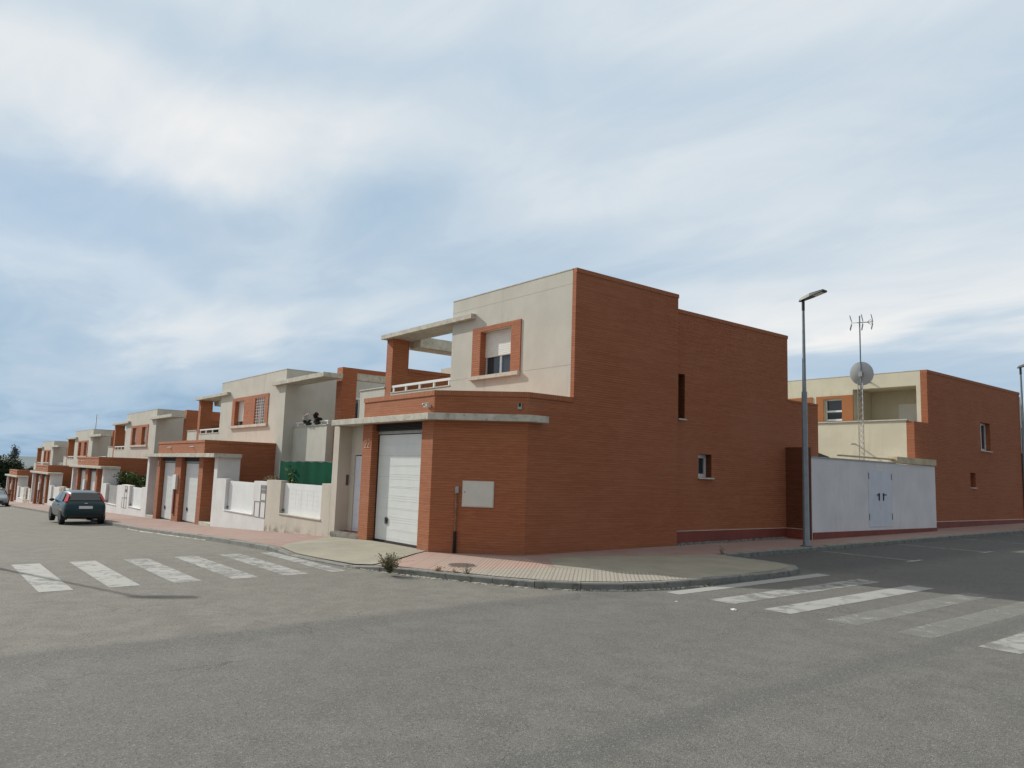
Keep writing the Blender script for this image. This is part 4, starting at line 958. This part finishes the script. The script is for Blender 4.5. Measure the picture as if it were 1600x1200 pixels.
# ------------------------------------------------------------------ white lot wall with door
XW = -12.95
T = thing('yard_wall', (XW-.1, 27, P(XW, 27)), 'white yard wall with pale double door between the two brick houses', 'wall')
b = MB(); b.wall((XW, 22.425), (XW, 31.3), .2, -2.2, .84, [(3.60, 5.28, -1.38, .56)]); b.build('wall', 'stucco_grey', T)
b = MB(); b.box(XW+.001, XW+.02, 22.43, 31.3, -2.2, -1.49); b.build('painted_plinth', 'plinth_red', T)
b = MB(); b.box(XW-.03, XW+.012, 22.425+3.603, 22.425+4.437, -1.375, .555); d1 = b.build('door_leaf', 'door_blue', T)
b = MB(); b.box(XW-.03, XW+.012, 22.425+4.443, 22.425+5.277, -1.375, .555); d2 = b.build('door_leaf', 'door_blue', T)
for dd, y0, sgn in ((d1, 26.75, -1), (d2, 27.06, 1)):
    b = MB(); b.box(XW+.0125, XW+.03, y0-.03, y0+.03, -.48, -.22); b.box(XW+.031, XW+.05, min(y0, y0+sgn*.16)-.01, max(y0, y0+sgn*.16)+.01, -.30, -.26); b.build('handle', 'dark', dd)
for (y, z) in ((26.04, .25), (26.04, -1.15), (27.69, .25), (27.69, -1.15)):
    b = MB(); b.box(XW+.0125, XW+.025, y-.012, y+.012, z, z+.22); b.build('hinge', 'dark_grey', T)
b = MB(); b.box(XW-.25, XW+.02, 22.425, 28.1, .842, .885); b.build('top_capping', 'pipe_grey', T)
b = MB(); b.box(XW-.3, XW+.05, 28.11, 31.34, .87, 1.10); b.build('fascia_board', 'fascia', T)
b = MB(); b.box(XW-.22, XW-.06, 24.4, 28.1, .97, 1.02); b.build('timber_rail', 'fascia', T)
T = thing('shed_roof', (-15.0, 24.5, P(-15, 24.5)), 'dark sloping shed roof rising behind the white yard wall', 'shed')
b = MB(); b.add([(-16.5, 22.6, 1.95), (-14.6, 22.6, 1.66), (-14.6, 26.5, 1.02), (-16.5, 26.5, 1.3), (-16.5, 22.6, 1.83), (-14.6, 22.6, 1.54), (-14.6, 26.5, .90), (-16.5, 26.5, 1.2)], [(0, 1, 2, 3), (7, 6, 5, 4), (0, 4, 5, 1), (1, 5, 6, 2), (2, 6, 7, 3), (3, 7, 4, 0)]); b.build('roof_sheet', 'dark', T)
b = MB(); b.box(-16.4, -14.7, 22.7, 26.2, -2, .92); b.build('shed_wall', 'stucco_white', T)

# ------------------------------------------------------------------ second brick corner house (right)
Y0 = 32.4; YL = 31.13
H2 = thing('corner_house', (-17.5, 37, P(-17.5, 37)), 'brick and cream house beyond the white yard wall with loggia and satellite mast before it', 'house')
zb = -2.2
b = MB(); b.wall((XS, Y0), (XS, 42.65), .26, zb, 4.70, [(5.30, 6.40, 1.76, 3.02), (4.0, 4.55, .10, .73)]); b.wall((XS, YL), (XS, Y0-.0005), .2605, zb, 2.62); b.box(XS-.3, XS-.261, YL, Y0-.2, zb, 2.62)
b.build('brick_wall', 'brick', H2)
b = MB(); b.box(XS-.26, XS+.015, Y0, 42.67, 4.701, 4.82); b.build('soldier_course', 'brick_soldier', H2)
b = MB(); b.wall((-23, Y0), (XS-.261, Y0), .25, zb, 4.80, [(6.28, 8.97, 2.6, 4.2), (4.93, 5.79, 2.7, 3.84)]); b.box(-23, XS-.262, Y0+1.7, 42.6, zb, 4.78); b.box(-23, -16.72, Y0+.26, Y0+1.69, zb, 2.5); b.box(-17, -14, Y0+.26, Y0+1.69, zb, 2.4); b.box(-16.95, -16.72, Y0+.26, Y0+1.69, 2.5, 4.78); b.box(-23, -18.5, Y0+.4, Y0+1.69, 2.5, 4.7); b.box(-16.71, XS-.263, Y0+.26, Y0+1.69, 4.21, 4.78)
b.build('plastered_wall', 'stucco_cream', H2)
b = MB(); b.box(-23, XS-.3001, YL, Y0-.3, zb, 2.66); b.build('terrace_wall', 'stucco_cream', H2)
b = MB(); b.box(-23, XS-.25, YL-.05, YL+.2, 2.661, 2.71); b.build('coping', 'concrete_clean', H2)
b = MB(); b.box(-23, XS-.261, Y0-.01, Y0+.25, 4.801, 4.825); b.build('parapet_coping', 'concrete_clean', H2)
b = MB(); b.box(-18.42, -18.072, Y0-.04, Y0+.01, 2.6, 3.97); b.box(-17.208, -16.70, Y0-.04, Y0+.01, 2.6, 3.97); b.box(-18.071, -17.209, Y0-.04, Y0+.01, 3.842, 3.97); b.box(-20.2, -18.62, Y0-.04, Y0-.001, 3.25, 3.97); b.build('window_surround', 'orange_render', H2)
b = MB(); b.box(-19.9, -19.0, Y0-.05, Y0-.041, 2.9, 3.8); b.build('shutter_panel', 'shutter', H2)
wf = window(H2, (-23, Y0), (XS, Y0), 4.93, 5.79, 2.7, 3.84, .17, 0)
b = MB(); b.box(-18.0, -17.23, Y0+.12, Y0+.15, 3.25, 3.33); b.box(-18.0, -17.23, Y0+.12, Y0+.15, 2.86, 2.94); b.build('crossbar', 'alu', wf)
b = MB(); b.box(-15.5, -14.2, Y0+1.64, Y0+1.69, 2.5, 3.62); b.build('roller_shutter', 'shutter', H2)
spout(H2, -15.9, Y0, 4.45, 0, -1, .35); spout(H2, -16.0, YL, 1.75, 0, -1, .35)
window(H2, (XS, Y0), (XS, 42.65), 5.30, 6.40, 1.76, 3.02, .19, 1, fr=.09); b = MB(); b.box(XS-.1, XS+.05, 37.65, 38.85, 1.71, 1.757); b.box(XS-.1, XS+.04, 36.35, 37.0, .05, .097); b.build('window_sill', 'concrete_clean', H2)
b = MB(); b.box(XS-.25, XS-.23, 36.4, 36.95, .1, .73); b.build('vent_grille', 'plinth_red', H2)
b = MB(); b.box(XS+.001, XS+.02, 31.4, 42.6, zb, -1.34); b.build('painted_plinth', 'plinth_red', H2)
b = MB(); b.box(XS+.001, XS+.028, 31.4, 42.6, -1.339, -1.315); b.build('plinth_trim', 'white_line', H2)
b = MB(); b.tube([(XS+.03, 42.6, 4.6), (XS+.03, 42.6, 1.85)], .035, 8); b.build('downpipe', 'white_paint', H2)
b = MB(); b.tube([(XS+.03, 42.6, 1.84), (XS+.03, 42.6, -1.5)], .04, 8); b.build('downpipe', 'dark_pipe', H2)

# ------------------------------------------------------------------ lattice mast with dish and aerial
mx, my = -15.13, 30.0; mz = P(mx, my)
T = thing('antenna_mast', (mx, my, mz), 'lattice mast with round grey satellite dish and television aerial', 'antenna mast')
b = MB(); tri = [(mx-.10, my-.06), (mx+.10, my-.06), (mx, my+.10)]
for q in tri: b.tube([(*q, mz), (*q, 4.15)], .015, 6)
z = mz; k = 0
while z < 4.0:
    for i in range(3):
        a, c = tri[i], tri[(i+1) % 3]; b.tube([(*a, z), (*c, z+.22)], .008, 4)
    z += .22
b.build('lattice', 'steel_rust', T)
b = MB(); b.tube([(mx, my, 3.4), (mx, my, 6.9)], .028, 8); b.build('pole', 'galv', T)
dn = Vector((-.25, .93, .22)).normalized()   # where the dish looks (away from the camera)
ax = dn.cross(Vector((0, 0, 1))).normalized(); ay_ = ax.cross(dn)
c0 = Vector((mx, my, 4.50))+dn*.10; b = MB(); RR = .45; vs = []; nr, na = 6, 28
for i in range(nr+1):
    rr = RR*i/nr
    for j in range(na): t = 2*math.pi*j/na; p = c0+ax*rr*math.cos(t)+ay_*rr*1.08*math.sin(t)+dn*(.09*(rr/RR)**2); vs.append(p)
fs = [(i*na+j, i*na+(j+1) % na, (i+1)*na+(j+1) % na, (i+1)*na+j) for i in range(nr) for j in range(na)]
b.add(vs, fs); b.add([v-dn*.012 for v in vs], [f[::-1] for f in fs]); b.build('satellite_dish', 'dish', T, True)
b = MB(); b.tube([c0-ay_*.45, c0+dn*.5-ay_*.18], .012, 5); b.tube([c0+dn*.42-ay_*.16, c0+dn*.55-ay_*.16], .035, 8); b.box(mx-.07, mx+.07, my-.05, my+.06, 4.40, 4.60); b.build('feed_arm', 'steel_rust', T)
b = MB(); bd = Vector((.85, .35, 0)).normalized(); z0 = 6.62; cc0 = Vector((mx, my, z0))
b.tube([cc0-bd*.1, cc0+bd*.50], .018, 6); sd = Vector((-bd.y, bd.x, 0))
for t, hh in ((-.30, .30), (.12, .32), (.48, .30)):
    for s in (1, -1):
        for w_ in (-.09, .09): b.tube([cc0+bd*t+sd*w_+Vector((0, 0, .05*s)), cc0+bd*(t-.05 if t > 0 else t-.06)+sd*w_+Vector((0, 0, hh*s))], .017, 4)
b.tube([cc0-bd*.32, cc0-bd*.05], .01, 4); b.tube([cc0+bd*.28, cc0+bd*.40+Vector((0, 0, .10)), cc0+bd*.5, cc0+bd*.40-Vector((0, 0, .10)), cc0+bd*.28], .012, 5)
b.build('aerial', 'steel_rust', T)

# ------------------------------------------------------------------ street lamps
def lamp(x, y, label, hd=(1, 0), Hh=7.05):
    z = P(x, y); T = thing('street_lamp', (x, y, z), label, 'street lamp', 'street lamps on the pavement')
    b = MB(); b.tube([(x, y, z), (x, y, z+.03)], .16, 12); b.build('base_plate', 'galv', T)
    b = MB(); b.tube([(x, y, z), (x, y, z+Hh*.62)], [.092, .075], 14); b.tube([(x, y, z+Hh*.62), (x, y, z+Hh-.05)], [.055, .036], 12); b.build('pole', 'galv', T, True)
    b = MB(); b.tube([(x, y, z+Hh-.3), (x, y, z+Hh+.02)], .045, 10); b.build('head_joint', 'lamp_dark', T)
    d = Vector((*hd, 0)).normalized(); s = Vector((-d.y, d.x, 0)); o = Vector((x, y, z+Hh)); b = MB(); rise = .16
    prof = [(-.12, .045, 0), (-.05, .09, .05), (.25, .13, .075), (.66, .13, .03), (.70, .09, 0)]; vs = []
    for (t, w_, h_) in prof:
        c = o+d*t+Vector((0, 0, rise*t/.7)); vs += [c-s*w_, c+s*w_, c+s*w_*.7+Vector((0, 0, h_+.03)), c-s*w_*.7+Vector((0, 0, h_+.03))]
    fs = [(0, 1, 2, 3)[::-1], (16, 17, 18, 19)]
    for i in range(4):
        for j in range(4): fs.append((i*4+j, i*4+(j+1) % 4, (i+1)*4+(j+1) % 4, (i+1)*4+j))
    b.add(vs, fs); hd_ = b.build('lamp_head', 'lamp_dark', T)
    b = MB(); q = [o+d*t+s*w_+Vector((0, 0, rise*t/.7-.004)) for (t, w_) in ((.36, -.09), (.36, .09), (.62, .09), (.62, -.09))]; b.add(q+[v-Vector((0, 0, .008)) for v in q], [(0, 1, 2, 3), (7, 6, 5, 4), (0, 4, 5, 1), (1, 5, 6, 2), (2, 6, 7, 3), (3, 7, 4, 0)]); b.build('led_panel', 'led', hd_)
lamp(-11.80, 20.1, 'tall grey street lamp in front of the white yard wall')
lamp(-11.80, 37.3, 'street lamp cut by the right picture edge', Hh=6.85)
lamp(-23.5, -.38, 'street lamp standing across the left street', (.35, 1))
shl = MB()

# ------------------------------------------------------------------ cars
def wheel(parent, x, y, z, r, side):
    b = MB(); n = 28; w_ = .20
    prof = [(0, r*.55), (0, r*.93), (.02, r), (w_-.02, r), (w_, r*.93), (w_, r*.55)]
    vs = [(x+math.cos(2*math.pi*k/n)*q, y+side*t, z+math.sin(2*math.pi*k/n)*q) for (t, q) in prof for k in range(n)]
    fs = [(i*n+k, i*n+(k+1) % n, (i+1)*n+(k+1) % n, (i+1)*n+k) for i in range(5) for k in range(n)]
    b.add(vs, fs); wo = b.build('wheel', 'tyre', parent, True)
    b = MB(); yo = y+side*(w_-.015); yi = y+side*(w_-.07)
    rim = [(x+math.cos(2*math.pi*k/n)*r*q, yy_, z+math.sin(2*math.pi*k/n)*r*q) for (q, yy_) in ((.62, yo), (.54, yo), (.52, yi)) for k in range(n)]
    b.add(rim, [(i*n+k, i*n+(k+1) % n, (i+1)*n+(k+1) % n, (i+1)*n+k) for i in range(2) for k in range(n)])
    b.add([(x+math.cos(2*math.pi*k/n)*r*.52, yi, z+math.sin(2*math.pi*k/n)*r*.52) for k in range(n)], [tuple(range(n))])
    for k in range(5):
        a = k*2*math.pi/5+.3; d = Vector((math.cos(a), 0, math.sin(a))); q = Vector((-d.z, 0, d.x)); o = Vector((x, yi+side*.01, z))
        b.add([o+q*.05, o+d*r*.54+q*.03, o+d*r*.54-q*.03, o-q*.05, o+q*.05+Vector((0, side*.035, 0)), o+d*r*.54+q*.025+Vector((0, side*.035, 0)), o+d*r*.54-q*.025+Vector((0, side*.035, 0)), o-q*.05+Vector((0, side*.035, 0))], [(4, 5, 6, 7), (0, 1, 5, 4), (2, 3, 7, 6), (1, 2, 6, 5)])
    b.build('rim', 'rim', wo)
def hatchback(loc, rz, label, paint, plate_chars=''):
    """body runs from its tail at local x=0 towards -x (nose at -4.15), width 1.70 centred on y=0"""
    T = thing('parked_car', loc, label, 'car', 'cars parked along the kerb', rz)
    Mx = Matrix.Translation(Vector(loc)) @ Matrix.Rotation(rz, 4, 'Z')
    st = [  # x, z bottom, z belt, z top, half width low, half width belt, half width top
        (0.00, .42, .60, .66, .60, .66, .60), (.06, .32, .78, .86, .74, .76, .66), (.16, .27, .90, .99, .80, .80, .66), (.42, .25, .93, 1.20, .84, .82, .60), (.66, .24, .93, 1.385, .85, .83, .56),
        (1.1, .22, .925, 1.44, .85, .835, .57), (1.7, .22, .91, 1.455, .85, .84, .585), (2.35, .22, .90, 1.425, .85, .84, .58), (2.75, .22, .89, 1.27, .85, .835, .60), (3.18, .22, .87, .955, .85, .825, .64),
        (3.6, .23, .80, .86, .83, .79, .58), (3.95, .27, .68, .76, .76, .72, .50), (4.12, .36, .56, .62, .58, .56, .44)]
    def ring(s):
        x, zb_, zt, zc, wl, wb, wt = s; g = zc-zt
        h = [(0, zb_), (wl*.85, zb_), (wl, zb_+.10), (wl+.005, (zb_+zt)/2), (wb, zt), (wt+(wb-wt)*.30, zt+g*.62), (wt*.985, zc-g*.10), (wt*.75, zc-.008), (0, zc)]
        return [Vector((-x, y, z)) for (y, z) in h]+[Vector((-x, -y, z)) for (y, z) in h[-2:0:-1]]
    rings = [ring(s) for s in st]; n = len(rings[0]); b = MB()
    vs = [Mx @ v for r_ in rings for v in r_]; fs = [(i*n+k, i*n+(k+1) % n, (i+1)*n+(k+1) % n, (i+1)*n+k) for i in range(len(rings)-1) for k in range(n)]+[tuple(range(n))[::-1], tuple(range((len(rings)-1)*n, len(rings)*n))]
    b.add(vs, fs); body = b.build('body', paint, T, True); md = body.modifiers.new('sub', 'SUBSURF'); md.levels = 1; md.render_levels = 2
    def pt(i, u, k, t):  # station i + u, ring index k + t
        a = rings[i][k % n].lerp(rings[i][(k+1) % n], t); c = rings[i+1][k % n].lerp(rings[i+1][(k+1) % n], t); return a.lerp(c, u)
    def panel(name, mat, corners, off=.012, par=T, div=5):
        """corners: 4 local points a,b,c,d, bent panel offset outwards"""
        a, b1, c, d = corners; nn = (b1-a).cross(d-a).normalized(); ctr = (a+b1+c+d)/4
        if nn.dot(ctr-Vector((-2.0, 0, .7))) < 0: nn = -nn
        p = [v+nn*off for v in corners]; q = [v-nn*.01 for v in corners]
        m_ = MB(); m_.add([Mx @ v for v in p+q], [(0, 1, 2, 3), (7, 6, 5, 4), (0, 4, 5, 1), (1, 5, 6, 2), (2, 6, 7, 3), (3, 7, 4, 0)]); return m_.build(name, mat, par)
    V = Vector
    panel('rear_window', 'car_glass', [V((-.235, -.60, 1.03)), V((-.235, .60, 1.03)), V((-.60, .50, 1.33)), V((-.60, -.50, 1.33))], .035)
    panel('windscreen', 'car_glass', [V((-3.12, -.62, .97)), V((-3.12, .62, .97)), V((-2.42, .50, 1.38)), V((-2.42, -.50, 1.38))], .03)
    for s in (1, -1):
        panel('side_window', 'car_glass', [V((-1.72, s*.825, .96)), V((-2.95, s*.81, .94)), V((-2.40, s*.645, 1.33)), V((-1.74, s*.665, 1.36))], .012)
        panel('side_window', 'car_glass', [V((-.72, s*.80, .99)), V((-1.64, s*.825, .965)), V((-1.66, s*.665, 1.36)), V((-.95, s*.655, 1.34))], .012)
        panel('tail_light', 'red_lens', [V((-.18, s*.68, .99)), V((-.36, s*.785, .98)), V((-.66, s*.64, 1.32)), V((-.51, s*.56, 1.31))], .035)
        panel('headlight', 'clear_lens', [V((-4.03, s*.38, .60)), V((-3.78, s*.70, .62)), V((-3.72, s*.66, .74)), V((-3.96, s*.38, .72))], .03)
        m_ = MB(); o = Mx @ V((-2.72, s*.93, .98)); vsm = []
        for i_ in range(5):
            for j_ in range(10):
                t = math.pi*(i_/4-.5); f = 2*math.pi*j_/10; vsm.append(Mx @ V((-2.72+.06*math.cos(t)*math.cos(f), s*.93+.11*math.sin(t), .98+.075*math.cos(t)*math.sin(f))))
        m_.add(vsm, [(i_*10+j_, i_*10+(j_+1) % 10, (i_+1)*10+(j_+1) % 10, (i_+1)*10+j_) for i_ in range(4) for j_ in range(10)]); m_.build('mirror', 'black_plastic', T, True)
        panel('door_handle', 'rim', [V((-1.55, s*.85, .80)), V((-1.72, s*.85, .80)), V((-1.72, s*.85, .83)), V((-1.55, s*.85, .83))], .03)
        for xw in (.78, 3.38): wheel(T, *(Mx @ V((-xw, s*.66, .305))), .305, s if abs(rz) < 1 else -s)
        for xw in (.78, 3.38):
            m_ = MB(); arc = [V((-xw+math.cos(a*math.pi/12)*.35, s*.862, .30+math.sin(a*math.pi/12)*.35)) for a in range(13)]; inn = [V((-xw+math.cos(a*math.pi/12)*.30, s*.864, .30+math.sin(a*math.pi/12)*.30)) for a in range(13)]
            bot = [v for v in arc]+[V((-xw-.35, s*.862, .22)), V((-xw+.35, s*.862, .22))]
            m_.add([Mx @ v for v in bot]+[Mx @ V((v.x, s*.60, v.z)) for v in bot], [tuple(range(15)), tuple(range(29, 14, -1))]+[(k_, (k_+1) % 15, 15+(k_+1) % 15, 15+k_) for k_ in range(15)]); m_.build('wheel_arch', 'black_plastic', T)
    panel('rear_bumper_insert', 'black_plastic', [V((-.02, -.62, .34)), V((-.02, .62, .34)), V((-.01, .62, .46)), V((-.01, -.62, .46))], .02)
    panel('front_grille', 'black_plastic', [V((-4.10, -.42, .38)), V((-4.10, .42, .38)), V((-4.10, .42, .52)), V((-4.10, -.42, .52))], .03)
    pl = panel('number_plate', 'plate', [V((-.045, -.26, .70)), V((-.045, .26, .70)), V((-.07, .26, .815)), V((-.07, -.26, .815))], .04)
    m_ = MB()
    for k_ in range(8):
        if k_ == 4: continue
        y0 = .235-k_*.062
        m_.add([Mx @ V((.002, y0-.045, .725)), Mx @ V((.002, y0, .725)), Mx @ V((-.018, y0, .79)), Mx @ V((-.018, y0-.045, .79)), Mx @ V((-.01, y0-.045, .725)), Mx @ V((-.01, y0, .725)), Mx @ V((-.03, y0, .79)), Mx @ V((-.03, y0-.045, .79))], [(0, 1, 2, 3), (0, 4, 5, 1), (2, 6, 7, 3)])
    pl2 = panel('badge', 'rim', [V((-.11, -.06, .90)), V((-.11, .06, .90)), V((-.12, .06, .94)), V((-.12, -.06, .94))], .05)
    return T
zc = P(-39, 6.4)-KD
car1 = hatchback((-37.2, 6.42, zc+.02), 0, 'dark teal hatchback parked at the kerb, seen from behind', 'paint_teal')
car1.rotation_euler = (0, 0, 0)
car2 = hatchback((-77.9, 6.35, P(-76, 6.3)-KD+.03), math.pi, 'silver hatchback facing the camera at the left picture edge', 'paint_silver')
